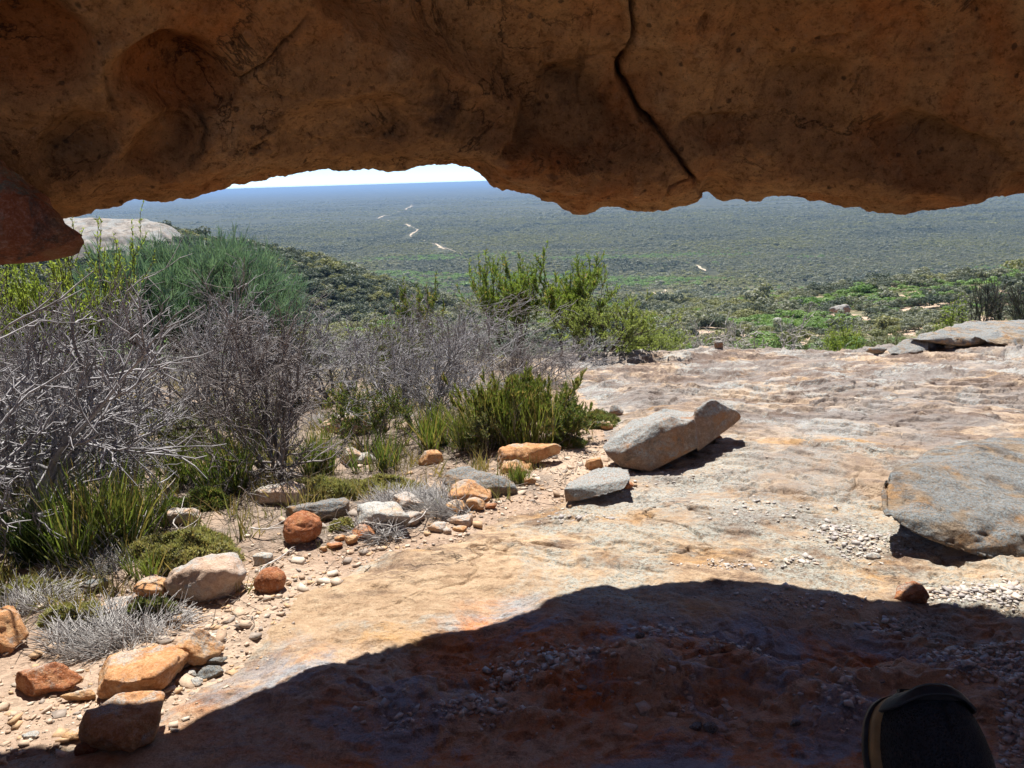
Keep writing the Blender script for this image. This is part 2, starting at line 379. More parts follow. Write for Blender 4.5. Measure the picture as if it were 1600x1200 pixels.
def ground_mat():
    # gravelly soil near by, shrubland soil on the slopes, hazy mallee plain far out
    t = NT('ground_soil'); c = t.coord()
    n1 = t.noise(c, .9, 6, .6, .3)
    soil = t.mix(t.rng(n1, .40, .62), (.45, .345, .26), (.37, .265, .195))
    soil = t.mix(t.rng(t.noise(c, 3.1, 7, .7), .54, .70), soil, (.30, .22, .165))
    chips = t.rng(t.voro(c, 38, 'F1', 'Color'), .2, .8, .55, 1.15); soil = t.mix(.5, soil, t.mix(1.0, soil, chips, 'MULTIPLY'))
    litter = t.math('MULTIPLY', t.attr('litter'), t.rng(t.noise(c, 2.0, 6, .65), .33, .55))
    lc = t.mix(t.rng(t.noise(c, 55, 4, .7), .40, .62), (.085, .066, .052), (.27, .225, .19))
    soil = t.mix(t.math('MULTIPLY', litter, .9), soil, lc)
    slope = t.mix(t.rng(t.noise(c, .22, 5, .6), .40, .60), (.11, .115, .065), (.16, .145, .085))
    slope = t.mix(t.math('MULTIPLY', t.attr('bare'), t.rng(t.noise(c, .10, 6, .6), .50, .60)), slope, (.46, .34, .26))
    p1 = t.noise(t.mapping(c, scale=(.0011, .0028, 0)), 1, 5, .6, .6); p2 = t.noise(t.mapping(c, scale=(.011, .016, 0)), 1, 6, .7); p3 = t.voro(t.mapping(c, scale=(.12, .10, 0)), 1, 'F1', 'Distance')
    plain = t.mix(t.rng(p1, .36, .66), (.085, .095, .058), (.125, .122, .068))
    plain = t.mix(t.math('MULTIPLY', t.rng(p2, .46, .62), .85), plain, (.036, .042, .030))
    plain = t.mix(t.math('MULTIPLY', t.rng(p2, .46, .34), .7), plain, (.125, .118, .068))
    plain = t.mix(t.math('MULTIPLY', t.rng(p3, .36, .62), .75), plain, (.024, .028, .020))
    col = t.mix(t.attr('far'), t.mix(t.attr('mid'), soil, slope), plain)
    h = t.math('ADD', t.noise(c, 24, 8, .72), t.math('MULTIPLY', t.voro(c, 60), .4))
    return t.done(t.bsdf(col, .95, t.bump(h, .8, .022), .1))
M['ground'] = ground_mat()

def leaf_mat(name, ca, cb, trans=.3, tint=False, scale=3.0, dry=0.):
    t = NT(name)
    if tint:
        k = t.attr('tint', 'INSTANCER')
    else:
        k = t.rng(t.noise(t.coord(), scale, 3, .7), .35, .65)
    col = t.mix(k, ca, cb)
    g = t.n('NewGeometry').outputs['Random Per Island'] if not tint else t.noise(t.coord(), 5, 2)
    col = t.mix(t.math('MULTIPLY', g, .5), col, t.mix(1.0, col, (.45, .5, .4), 'MULTIPLY'))
    if dry: col = t.mix(t.rng(t.math('FRACT', t.math('MULTIPLY', g, 7.31)), 1-dry, 1-dry*.6), col, (.30, .235, .10))
    d = t.bsdf(col, .6, spec=.3)
    tr = t.n('BsdfTranslucent'); t.t.links.new(t.mix(1.0, col, (1.5, 1.5, .9), 'MULTIPLY'), tr.inputs[0])
    mx = t.n('MixShader'); mx.inputs[0].default_value = trans
    t.t.links.new(d, mx.inputs[1]); t.t.links.new(tr.outputs[0], mx.inputs[2])
    return t.done(mx.outputs[0])
def bark_mat(name, ca, cb, scale=6):
    t = NT(name); c = t.coord()
    g = t.n('NewGeometry').outputs['Random Per Island']
    col = t.mix(g, ca, cb)
    col = t.mix(t.math('MULTIPLY', t.rng(t.noise(c, scale*6, 4, .7), .5, .7), .5), col, t.mix(1.0, col, (.4, .38, .36), 'MULTIPLY'))
    return t.done(t.bsdf(col, .9, spec=.15))
M['scrub_grey'] = leaf_mat('grey_green_scrub', (.185, .205, .15), (.28, .285, .215), .25, True)
M['scrub_olive'] = leaf_mat('olive_scrub', (.20, .215, .095), (.30, .295, .135), .25, True)
M['scrub_bright'] = leaf_mat('bright_green_scrub', (.14, .25, .07), (.22, .33, .10), .3, True)
M['scrub_dark'] = leaf_mat('dark_scrub', (.085, .11, .08), (.13, .155, .115), .2, True)
M['dead'] = bark_mat('weathered_grey_twigs', (.39, .38, .395), (.15, .145, .15))
M['dead_brown'] = bark_mat('grey_brown_twigs', (.30, .275, .27), (.12, .105, .10))
M['dead_pale'] = bark_mat('bleached_twigs', (.52, .49, .46), (.36, .33, .31))
M['bark'] = bark_mat('dark_bark', (.12, .10, .085), (.07, .06, .05))
M['straw'] = bark_mat('grey_dead_stalks', (.52, .505, .49), (.30, .285, .28))
M['lf_yellow'] = leaf_mat('yellow_green_leaves', (.31, .37, .085), (.20, .28, .06), .45)
M['lf_needle'] = leaf_mat('blue_green_needles', (.11, .20, .155), (.17, .265, .20), .3)
M['lf_green'] = leaf_mat('fresh_green_leaves', (.14, .21, .045), (.22, .29, .07), .4, dry=.12)
M['lf_mid'] = leaf_mat('mid_green_leaves', (.10, .16, .04), (.18, .225, .065), .35, dry=.25)
M['lf_olive'] = leaf_mat('olive_leaves', (.16, .19, .08), (.23, .25, .11), .3, dry=.2)
M['lf_dark'] = leaf_mat('dark_green_leaves', (.05, .085, .028), (.085, .13, .04), .25)
M['lf_cushion'] = leaf_mat('cushion_leaves', (.29, .30, .13), (.44, .41, .22), .3, scale=9, dry=.2)
M['lf_greygreen'] = leaf_mat('grey_green_leaves', (.20, .22, .12), (.28, .28, .18), .25)
M['lf_reed'] = leaf_mat('reed_blades', (.125, .19, .04), (.23, .26, .075), .3, dry=.3)
M['lf_grove'] = leaf_mat('dark_grey_green_foliage', (.075, .095, .065), (.11, .13, .09), .2)
M['litter'] = bark_mat('brown_leaf_litter', (.30, .25, .21), (.10, .08, .065))
M['lf_under'] = leaf_mat('weed_blades', (.13, .16, .055), (.24, .22, .10), .3, dry=.55)
M['lf_light'] = leaf_mat('light_green_leaves', (.22, .28, .085), (.30, .35, .13), .4)
# ------------------------------------------------------------------ ground sheet, rock slab
def build_ground():
    rr = np.concatenate([np.geomspace(.25, 22, 230), np.geomspace(22.5, 1300, 300), np.geomspace(1320, 45000, 60)])
    th = np.concatenate([np.arange(-180, -44, 4), np.arange(-44, 44.01, .22), np.arange(48, 180, 4)])
    th = np.radians(th); nr, nt_ = len(rr), len(th)
    X = rr[:, None]*np.sin(th)[None, :]; Y = rr[:, None]*np.cos(th)[None, :]
    Z = G(X, Y)
    d = slab_mask(X, Y); m = sstep(-.05, .12, d)
    near = 1 - sstep(14, 22, Y)
    Z = Z - .16*sstep(.05, .5, d)*np.where(Y > -6, near, 0)
    Z = np.where((Y < 2.0) & (np.hypot(X, Y) < 8), Z-.1, Z)
    me = mesh_np('ground', np.stack([X, Y, Z], -1).reshape(-1, 3), grid_faces(nr, nt_, True))
    rad = np.hypot(X, Y)
    set_attr(me, 'mid', sstep(10.5, 16, Y).ravel()); set_attr(me, 'far', sstep(620, 1000, rad).ravel())
    lit = sstep(.35, 1.0, -d + .4*fbm(X*1.6, Y*1.6, 0, 3, 77))
    set_attr(me, 'litter', (lit*(1-sstep(14, 20, Y))*sstep(2.9, 3.9, Y+.35*X*0)).ravel())
    bare = (sstep(25, 40, Y)*(1-sstep(150, 230, rad))*sstep(5, 25, X)*1.0)
    set_attr(me, 'bare', bare.ravel())
    put('ground', me, M['ground'], kind='structure')
build_ground()

def build_slab():
    v = np.concatenate([np.linspace(-4, 1.7, 40, endpoint=False), np.linspace(1.7, 4.4, 430, endpoint=False), np.linspace(4.4, 8.5, 330, endpoint=False), np.linspace(8.5, 17.5, 260)])
    u = np.linspace(-1, 1, 1080)
    Yg = np.repeat(v[:, None], len(u), 1)
    half = 1.0 + .76*np.abs(Yg); half = np.maximum(half, 2.5)
    X = u[None, :]*half
    Z = G(X, Yg)
    d = slab_mask(X, Yg); m = sstep(-.05, .12, d)
    Z = Z + (.022*sstep(-.03, .06, d) - .035 - .3*sstep(.0, -.5, d))*sstep(1.6, 1.9, Yg) + .013 - .5*sstep(15.2, 17.0, Yg)
    me = mesh_np('rock_slab', np.stack([X, Yg, Z], -1).reshape(-1, 3), grid_faces(len(v), len(u)))
    set_attr(me, 'sheltered', ((1-sstep(2.75, 3.25, Yg+.5*fbm(X*1.3, Yg*1.3, 0, 4, 71)))*sstep(-1.9, -.2, X)*.92).ravel())
    set_attr(me, 'outer', sstep(4.3, 7.6, Yg+.9*fbm(X*.7, Yg*.7, 0, 4, 72)+.25*X).ravel())
    put('rock_slab_ground', me, M['slab'], kind='structure')
build_slab()

# ------------------------------------------------------------------ cave roof (arch of rock overhead)
_shadow = [(-150, 1190), (0, 1178), (120, 1172), (255, 1147), (380, 1092), (500, 1040), (570, 1022), (640, 1005), (690, 990), (740, 985), (790, 970), (830, 955), (880, 930), (915, 918), (950, 914), (975, 924),
           (1010, 914), (1100, 908), (1200, 911), (1300, 924), (1390, 942), (1440, 944), (1560, 955), (1600, 962), (1700, 975)]
BZ = .47
def _brow():
    P = []
    for px, py in _shadow:
        h = hit(px, py) if py < 1180 else hit(px, 1179)
        t = (BZ-h[2])/sunv[2]
        P.append(h[:2]+sunv[:2]*t)
    return np.array(P)
_bp = _brow(); _bp = _bp[np.argsort(_bp[:, 0])]
_lip = [(-420, 440), (-250, 380), (-100, 350), (0, 337), (70, 327), (130, 323), (200, 318), (260, 311), (310, 305), (370, 292), (430, 279), (480, 270), (500, 264), (515, 260), (560, 259), (620, 260), (665, 260), (690, 257), (705, 257),
        (725, 264), (745, 272), (760, 280), (780, 291), (800, 300), (850, 317), (910, 325), (960, 320), (1000, 321), (1030, 319), (1060, 314), (1076, 308), (1084, 297), (1090, 295), (1100, 298), (1130, 308), (1170, 313),
        (1230, 313), (1280, 316), (1340, 327), (1420, 328), (1450, 325), (1480, 319), (1520, 305), (1560, 298), (1600, 292), (1700, 280), (1900, 275), (2200, 300)]
def brow_y(x): return np.interp(x, _bp[:, 0], _bp[:, 1])
def lip_y(x):
    xs = np.linspace(-6, 7, 261); b = brow_y(xs); k = np.ones(15)/15
    bs = np.convolve(np.pad(b, 7, 'edge'), k, 'valid')
    return np.interp(x, xs, bs) - .40
_lw = []
for px, py in _lip:
    d = ray(px, py); y = 3.5
    for _ in range(12): y = float(lip_y(d[0]/d[1]*y))
    _lw.append(d*(y/d[1]))
_lw = np.array(_lw); _lw = _lw[np.argsort(_lw[:, 0])]

def seg_dist(px, py, pts):
    best = np.full(px.shape, 1e9); side = np.zeros(px.shape)
    for (ax, ay), (bx, by) in zip(pts[:-1], pts[1:]):
        ex, ey = bx-ax, by-ay
        t = np.clip(((px-ax)*ex+(py-ay)*ey)/(ex*ex+ey*ey), 0, 1)
        d = np.hypot(px-ax-t*ex, py-ay-t*ey); s = np.sign((px-ax)*ey-(py-ay)*ex)
        side = np.where(d < best, s, side); best = np.minimum(best, d)
    return best, side

def build_roof():
    x = np.concatenate([np.linspace(-7.5, -3.1, 40, endpoint=False), np.linspace(-3.1, 3.3, 1150, endpoint=False), np.linspace(3.3, 8, 40)])
    zl = np.interp(x, _lw[:, 0], _lw[:, 2]); yl = lip_y(x)
    # the arch comes down to the ground beyond both sides of the picture
    dl = sstep(-3.6, -6.6, x); dr = sstep(4.6, 7.4, x)
    zl = zl*(1-dl)*(1-dr) - 3.2*dl - 3.2*dr
    by = brow_y(x)
    prof_pts = [('b', 0, BZ), ('m', .16, .13), ('l', .0, 0), ('l', -.18, .022), ('l', -.35, .075), ('l', -.44, .27), ('l', -.60, .51), ('l', -.80, .74), ('l', -1.15, .98), ('l', -1.7, 1.22), ('l', -2.4, 1.40), ('l', -3.2, 1.5),
                ('l', -3.75, 1.5), ('l', -3.95, 1.8), ('l', -3.75, 2.3), ('l', -2.4, 2.7), ('l', -.5, 2.5), ('b', -.12, 1.7), ('b', -.02, .9)]
    cnt = [14, 16, 30, 36, 64, 84, 76, 50, 20, 14, 8, 6, 4, 4, 6, 6, 8, 8, 10]
    ctrl = []
    for k, dy, dz in prof_pts:
        zz = np.maximum(zl, -.1-1e9)
        if k == 'b': yv = np.where(x > -1e9, by+dy, 0); zv = np.full_like(x, dz)+np.minimum(zl, 0)*0
        elif k == 'm': yv = yl+dy; zv = zl*.85+dz
        else: yv = yl+dy; zv = zl*(1-sstep(.5, 1.2, dz)*.6)+dz
        ctrl.append(np.stack([x, yv, zv], -1))
    C = np.array(ctrl); n = len(C)
    rows = []
    for i in range(n):
        p0, p1, p2, p3 = C[i-1], C[i], C[(i+1) % n], C[(i+2) % n]
        for s in range(cnt[i]):
            t = s/cnt[i]
            q = .5*((2*p1)+(-p0+p2)*t+(2*p0-5*p1+4*p2-p3)*t*t+(-p0+3*p1-3*p2+p3)*t**3)
            if i in (0, 1, n-1): q = p1+(p2-p1)*t           # straight near the brow: its line throws the shadow
            rows.append(q)
    P = np.array(rows)                                   # (nv, nx, 3)
    P = np.transpose(P, (1, 0, 2)).copy()                # (nx, nv, 3)
    nx, nv = P.shape[:2]
    du = np.gradient(P, axis=0); dv = np.roll(P, -1, 1)-np.roll(P, 1, 1)
    N = np.cross(du, dv); N /= np.linalg.norm(N, axis=-1, keepdims=True)+1e-9
    # outward = away from the solid; test on the underside (should point down / at the eye)
    k = cnt[0]+cnt[1]+cnt[2]+cnt[3]+10
    if N[nx//2, k, 2] > 0 : N = -N
    X, Y, Z = P[..., 0], P[..., 1], P[..., 2]
    depth = P@fwd; ok = depth > .4
    dd = np.where(ok, depth, 1)
    PX = np.where(ok, 800+F*(P@rt)/dd, -9999); PY = np.where(ok, 600-F*(P@up)/dd, -9999)
    vi = np.arange(nv)[None, :]; inner = ((vi > cnt[0]+cnt[1]) & (vi < sum(cnt[:11]))) & ok
    PX = np.where(inner, PX, -9999); PY = np.where(inner, PY, -9999)
    disp = .070*(1-.85*np.exp(-((vi-cnt[0]-cnt[1]-14)/48.0)**2))*fbm(X*1.6, Y*1.6, Z*1.6, 3, 81) + .020*fbm(X*6, Y*6, Z*6, 6, 82, .56) - .012*np.maximum(0, ridged(X*2.3, Y*2.3, Z*2.3, 3, 83)-1.0)
    r_ = ridged(X*3.1+2, Y*3.1, Z*3.1, 4, 84); disp = disp - .03*sstep(1.25, 1.7, r_)*sstep(-.1, .5, fbm(X, Y, Z, 2, 85))
    # layered, chipped lower edge
    e = np.where(inner | (vi <= cnt[0]+cnt[1]), np.exp(-((vi-cnt[0]-cnt[1]-8)/34.0)**2), 0)
    stp = fbm(X*2.2, Y*4, Z*14, 3, 86)*2.5
    disp = disp + e*.012*(np.floor(stp)+sstep(.6, .9, stp-np.floor(stp)))
    scoop = np.zeros_like(X); stain_shade = np.zeros_like(X); crack = np.zeros_like(X)
    wx = 22*fbm(X*2.5, Y*2.5, Z*2.5, 5, 87); wy = 22*fbm(X*2.5, Y*2.5, Z*2.5+9, 5, 88)
    U, V = PX+wx, PY+wy
    def bowl(cx, cy_, rx, ry, rot, depth, col=0., edge=.35):
        nonlocal disp, scoop
        a = R(rot); ux = (U-cx)*math.cos(a)+(V-cy_)*math.sin(a); uy = -(U-cx)*math.sin(a)+(V-cy_)*math.cos(a)
        q = np.sqrt((ux/rx)**2+(uy/ry)**2); k = 1-sstep(1-edge, 1.05, q)
        disp = disp - depth*k*(1-.35*np.clip(q, 0, 1)**2); scoop = np.maximum(scoop, col*k)
    bowl(50, 75, 105, 95, 10, .14, 1, .4)
    bowl(268, 128, 108, 66, 8, .13, 1, .42)
    bowl(262, 228, 66, 46, 0, .09)
    bowl(905, 175, 74, 58, 20, .075, 0, .6)
    bowl(945, 40, 44, 40, 0, .03, .4)
    bowl(1245, 150, 80, 50, -20, .05); bowl(540, 190, 120, 60, -15, .07); bowl(130, 215, 60, 40, 10, .05)
    bowl(1480, 250, 170, 60, 8, .09)
    bowl(1150, 215, 90, 34, 0, .03)
    # the big shell-shaped hollow with an overhanging rim
    rim = [(430, -40), (500, 8), (560, 45), (620, 63), (690, 76), (740, 95), (780, 130), (800, 170), (790, 215), (740, 262), (640, 300)]
    dist, side = seg_dist(U, V, rim); ins = (side > 0) & (V < 260) & (U > 380)
    if True:
        tin = np.where(ins, 1.0, -1.0)*dist
        k = sstep(-4, 24, tin)*(1-.8*sstep(60, 330, dist))*(1-sstep(215, 258, V))
        disp = disp - .19*k*(PX > -9000)
    stain_shade = np.maximum(stain_shade, np.exp(-((U-700)/110)**2-((V-165)/75)**2))
    stain_shade = np.maximum(stain_shade, .9*np.exp(-((U-905)/65)**2-((V-180)/48)**2))
    stain_shade = np.maximum(stain_shade, .6*np.exp(-((U-1245)/90)**2-((V-150)/50)**2))
    stain_shade = np.maximum(stain_shade, .7*np.exp(-((U-310)/26)**2-((V-225)/60)**2))
    stain_shade = np.maximum(stain_shade, .55*np.exp(-((U-1480)/200)**2-((V-235)/42)**2))
    stain_shade = np.maximum(stain_shade, .5*np.exp(-((U-540)/120)**2-((V-190)/70)**2))
    stain_shade = np.maximum(stain_shade, .6*np.exp(-((U-110)/40)**2-((V-215)/30)**2))
    stain_shade = np.maximum(stain_shade, .55*np.exp(-((V-165-.06*U)/75)**2)*sstep(330, 480, U)*sstep(-9000, -8000, PX))  # broad darkening of the face, painted in place of weaker light above the rim
    def crk(pts, w, dep, step=0., amt=1.):
        nonlocal disp, crack
        d_, s_ = seg_dist(PX+.35*wx, PY+.35*wy, pts); w = np.asarray(w)
        nz_ = np.clip(.55+.9*fbm(X*5+w, Y*5, Z*5, 3, 89), 0, 1.3) if dep < .045 else 1.0; w = w*(.55+.5*np.clip(.5+fbm(X*4, Y*4, Z*4, 3, 90), 0, 1.4)); g = np.exp(-(d_/w)**2)*nz_; disp = disp - dep*g + step*np.where(s_ < 0, 1, 0)*np.exp(-d_/60)*sstep(0, 3, d_)
        crack = np.maximum(crack, amt*nz_*np.exp(-(d_/(w*.7))**2))
    crk([(992, -30), (990, 10), (994, 50), (996, 75), (985, 105), (978, 125), (979, 142), (990, 168), (1005, 195), (1028, 218), (1050, 242), (1068, 268), (1084, 292)], 4.5, .05, .022)
    crk([(985, 105), (978, 125), (979, 142), (990, 168), (1005, 195), (1028, 218)], 9, .05, 0, .8)
    crk([(475, 22), (445, 62), (420, 88), (398, 106), (378, 128)], 4, .02, 0, .6)
    crk([(150, 20), (146, 50), (160, 78), (162, 120), (172, 165)], 6, .03, .01, .6)
    crk([(372, 62), (366, 84), (372, 110), (376, 135), (366, 160), (330, 178)], 6, .02, 0, .6)
    crk([(318, 178), (326, 205), (322, 235), (305, 265)], 7, .03, 0, .8)
    crk([(855, 225), (862, 262), (858, 300)], 5, .02, 0, .7)
    crk([(485, 215), (505, 240), (508, 262)], 3, .01, 0, .5)
    crk([(1400, 105), (1450, 108), (1530, 104)], 3, .008, 0, .4)
    crk([(1030, 318), (1040, 290), (1075, 283)], 4, .02, 0, .5)
    m_in = (PX > -9000)
    crack *= m_in; stain_shade *= m_in; scoop *= m_in
    keep = np.ones_like(disp); brow_rows = (vi < 12) | (vi > nv-14); keep = np.where(brow_rows, .07, keep)
    P = P + N*(disp*keep)[..., None]
    me = mesh_np('cave_roof', P.reshape(-1, 3), grid_faces(nx, nv, True)[:, ::-1])
    # close both ends
    bm = bmesh.new(); bm.from_mesh(me); bmesh.ops.holes_fill(bm, edges=[e_ for e_ in bm.edges if e_.is_boundary], sides=0); bmesh.ops.recalc_face_normals(bm, faces=bm.faces); bm.to_mesh(me); bm.free()
    set_attr(me, 'scoop', scoop.ravel()); set_attr(me, 'stain_shade', stain_shade.ravel()); set_attr(me, 'crack', crack.ravel())
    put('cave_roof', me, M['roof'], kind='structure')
build_roof()

# ------------------------------------------------------------------ air
def build_haze():
    t = NT('haze_air')
    v = t.n('VolumePrincipled', ins={'Color': (.36, .57, .90, 1), 'Density': 1.1e-4, 'Anisotropy': 0.0})
    hz = t.done(None, v.outputs[0])
    x, z0, z1 = 46000, -116, 5.0
    V = [(-x, -x, z0), (x, -x, z0), (x, x, z0), (-x, x, z0), (-x, -x, z1), (x, -x, z1), (x, x, z1), (-x, x, z1)]
    me = mesh_np('haze', V, [[(0, 3, 2, 1), (4, 5, 6, 7), (0, 1, 5, 4), (1, 2, 6, 5), (2, 3, 7, 6), (3, 0, 4, 7)]])
    put('haze', me, hz, kind='stuff', label='thin blue haze over the plain', smooth=False)
build_haze()
# ------------------------------------------------------------------ loose rocks
def ico(sub):
    bm = bmesh.new(); bmesh.ops.create_icosphere(bm, subdivisions=sub, radius=1)
    V = np.array([v.co[:] for v in bm.verts]); Fc = np.array([[v.index for v in f.verts] for f in bm.faces]); bm.free()
    return V, Fc
ICO = {s: ico(s) for s in (1, 3, 4, 5, 6)}

def vnormals(V, Fc):
    n = np.zeros_like(V)
    for f in Fc if isinstance(Fc, list) else [Fc]:
        a = np.cross(V[f[:, 1]]-V[f[:, 0]], V[f[:, 2]]-V[f[:, 0]])
        for k in range(f.shape[1]): np.add.at(n, f[:, k], a)
    return n/(np.linalg.norm(n, axis=1, keepdims=True)+1e-12)

def rock_shape(seed, kind, W, D, H, sub=5, yaw=0., tilt=(0, 0), rough=1.0):
    rng = np.random.default_rng(seed); d, Fc = ICO[sub]
    pl = []
    if kind in ('block', 'slab', 'wedge'):
        jit = .22 if kind == 'block' else .30
        for a in ((1, 0, 0), (-1, 0, 0), (0, 1, 0), (0, -1, 0), (0, 0, 1), (0, 0, -1)):
            v = np.array(a)+rng.normal(0, jit if a[2] == 0 else jit*.5, 3); pl.append((v/np.linalg.norm(v), rng.uniform(.85, 1.05)))
        for _ in range(5):
            v = rng.normal(0, 1, 3); v /= np.linalg.norm(v); pl.append((v, rng.uniform(1.0, 1.22)))
        if kind == 'wedge':
            v = np.array([rng.choice([-1, 1])*.75, -.25, .7]); pl.append((v/np.linalg.norm(v), .55))
        p = 60
        for _ in range(4):
            v = rng.normal(0, 1, 3); v /= np.linalg.norm(v); pl.append((v, rng.uniform(1.02, 1.2)))
    elif kind == 'long':
        for _ in range(16):
            v = rng.normal(0, 1, 3); v /= np.linalg.norm(v); pl.append((v, rng.uniform(.9, 1.12)))
        for a in ((0, 0, 1), (0, 0, -1), (0, 1, 0), (0, -1, 0)):
            pl.append((np.array(a, float), .95))
        p = 16
    else:
        for _ in range(26):
            v = rng.normal(0, 1, 3); v /= np.linalg.norm(v); pl.append((v, rng.uniform(.96, 1.08)))
        p = 14
        if kind == 'ball': p = 7; pl += [(v/np.linalg.norm(v), rng.uniform(.97, 1.05)) for v in rng.normal(0, 1, (30, 3))]
    s = 0
    for n, o in pl: s = s+np.maximum(0, d@n/o)**p
    V = d/(s**(1/p))[:, None]
    cyw, syw = math.cos(yaw), math.sin(yaw)
    V = V@np.array([[cyw, syw, 0], [-syw, cyw, 0], [0, 0, 1]])
    if kind in ('block', 'slab', 'wedge', 'long'):                 # broken planes chipped off the faces and corners
        for _ in range(16):
            v = rng.normal(0, 1, 3); v /= np.linalg.norm(v); q_ = V@v; o_ = q_.max()*rng.uniform(.86, .975); V = V-np.outer(np.maximum(q_-o_, 0)*.95, v)
    ext = V.max(0)-V.min(0); V = (V-(V.max(0)+V.min(0))/2)/ext*np.array([W, D, H])
    n = vnormals(V, Fc); S = (W*D*H)**(1/3); o = rng.uniform(0, 50, 3)
    q = V/S*2.2+o
    amp = S*.034*rough
    V = V+n*(amp*(fbm(*q.T, 3, seed)+.55*fbm(*(q*4).T, 4, seed+3)-.5*np.maximum(0, ridged(*(q*1.3).T, 3, seed+5)-1.1)))[:, None]
    if tilt != (0, 0):
        m = np.array(Matrix.Rotation(R(tilt[0]), 3, 'X')@Matrix.Rotation(R(tilt[1]), 3, 'Y')); V = V@m.T
    V[:, 2] -= V[:, 2].min(); V[:, 0] -= (V[:, 0].max()+V[:, 0].min())/2; V[:, 1] -= (V[:, 1].max()+V[:, 1].min())/2
    return V, Fc

def rock(name, box, kind, mat, seed, label, cat='stone', dk=.8, yaw=None, sub=None, sink=.15, group=None, tilt=(0, 0), rough=1.0, fl=1.0):
    x0, y0, x1, y1 = box; cx = (x0+x1)/2
    h = hit(cx, min(y1-.02*(y1-y0), 1193)); dist = h@fwd
    Wd = (x1-x0)/F*dist; Hi = (y1-y0)/F*dist
    th = math.atan2(-h[2], h[1]) + .04
    Dp = dk*Wd
    H = (Hi-Dp*math.sin(th)*.8)/math.cos(th)
    if H < .3*Wd*fl: H = max(.3*Wd*fl, .012); Dp = max(.3*Wd, (Hi-H*math.cos(th))/math.sin(th)/.8) if Hi > H*math.cos(th) else .4*Wd
    H /= (1-sink)
    rng = np.random.default_rng(seed); yaw = rng.uniform(-.5, .5) if yaw is None else yaw
    npx = (x1-x0)*.64
    sub = sub or (6 if npx > 120 else 5 if npx > 28 else 4 if npx > 12 else 3)
    V, Fc = rock_shape(seed, kind, Wd, Dp, H, sub, yaw, tilt, rough)
    yc = h[1]+Dp*.45; zc = min(h[2], float(G(h[0]*yc/h[1], yc)))-sink*H*.8
    me = mesh_np(name, V, Fc)
    return put(name, me, M[mat], loc=(h[0]*yc/h[1], yc, zc), label=label, cat=cat, group=group)

def hull_mesh(hulls, voxel, smooth=2):
    """union of convex hulls as one fine mesh"""
    bm = bmesh.new()
    for pts in hulls:
        b2 = bmesh.new(); [b2.verts.new([float(c) for c in p]) for p in pts]
        r = bmesh.ops.convex_hull(b2, input=b2.verts)
        bmesh.ops.delete(b2, geom=[g for g in set(r['geom_interior']+r['geom_unused']) if isinstance(g, bmesh.types.BMVert)], context='VERTS')
        tm = bpy.data.meshes.new('hull'); b2.to_mesh(tm); b2.free(); bm.from_mesh(tm); bpy.data.meshes.remove(tm)
    me = bpy.data.meshes.new('hull'); bm.to_mesh(me); bm.free()
    o = bpy.data.objects.new('hull', me); COL.objects.link(o)
    md = o.modifiers.new('r', 'REMESH'); md.mode = 'VOXEL'; md.voxel_size = voxel
    ms = o.modifiers.new('s', 'SMOOTH'); ms.factor = .5; ms.iterations = smooth
    dg = bpy.context.evaluated_depsgraph_get(); ev = o.evaluated_get(dg); r = bpy.data.meshes.new_from_object(ev)
    V = np.array([v.co[:] for v in r.vertices]); Q = [np.array([p.vertices[:] for p in r.polygons if len(p.vertices) == k]) for k in (3, 4)]
    Q = [q for q in Q if len(q)]
    bpy.data.objects.remove(o); bpy.data.meshes.remove(me); bpy.data.meshes.remove(r)
    return V, Q
def hull_rock(name, hulls, voxel, mat, label, cat='boulder', smooth=2, amp=.02, freq=3., seed=1, ledge=0., extra=None, kind=None, chips=0):
    V, Q = hull_mesh(hulls, voxel, smooth)
    rc = np.random.default_rng(seed+500); cc = (V.max(0)+V.min(0))/2; sz = (V.max(0)-V.min(0))/2
    for _ in range(chips):                                        # broken planes
        v = rc.normal(0, 1, 3); v[2] = abs(v[2])*.9; v /= np.linalg.norm(v); w = v/sz; w /= np.linalg.norm(w)
        q_ = (V-cc)@w; o_ = q_.max()*rc.uniform(.945, .992); V = V-np.outer(np.maximum(q_-o_, 0)*.9, w)
    n = vnormals(V, Q)
    q = V*freq
    dsp = amp*(fbm(*q.T, 4, seed)+.5*fbm(*(q*4.3).T, 4, seed+3)-.6*np.maximum(0, ridged(*(q*.9).T, 4, seed+5)-1.1))
    if ledge:
        s = fbm(q[:, 0]*.5, q[:, 1]*.5, q[:, 2]*2.2, 3, seed+9)*3; dsp = dsp+ledge*np.clip(n[:, 2]*2-.1, 0, 1)*(np.floor(s)+sstep(.6, .85, s-np.floor(s)))
    dsp = dsp*(.15+.85*sstep(-.3, .45, n[:, 2]))
    if extra is not None: dsp = dsp+extra(V, n)
    V = V+n*dsp[:, None]
    c = np.array([(V[:, 0].max()+V[:, 0].min())/2, (V[:, 1].max()+V[:, 1].min())/2, V[:, 2].min()])
    return put(name, mesh_np(name, V-c, Q), M[mat], loc=c, label=label, cat=cat, kind=kind)

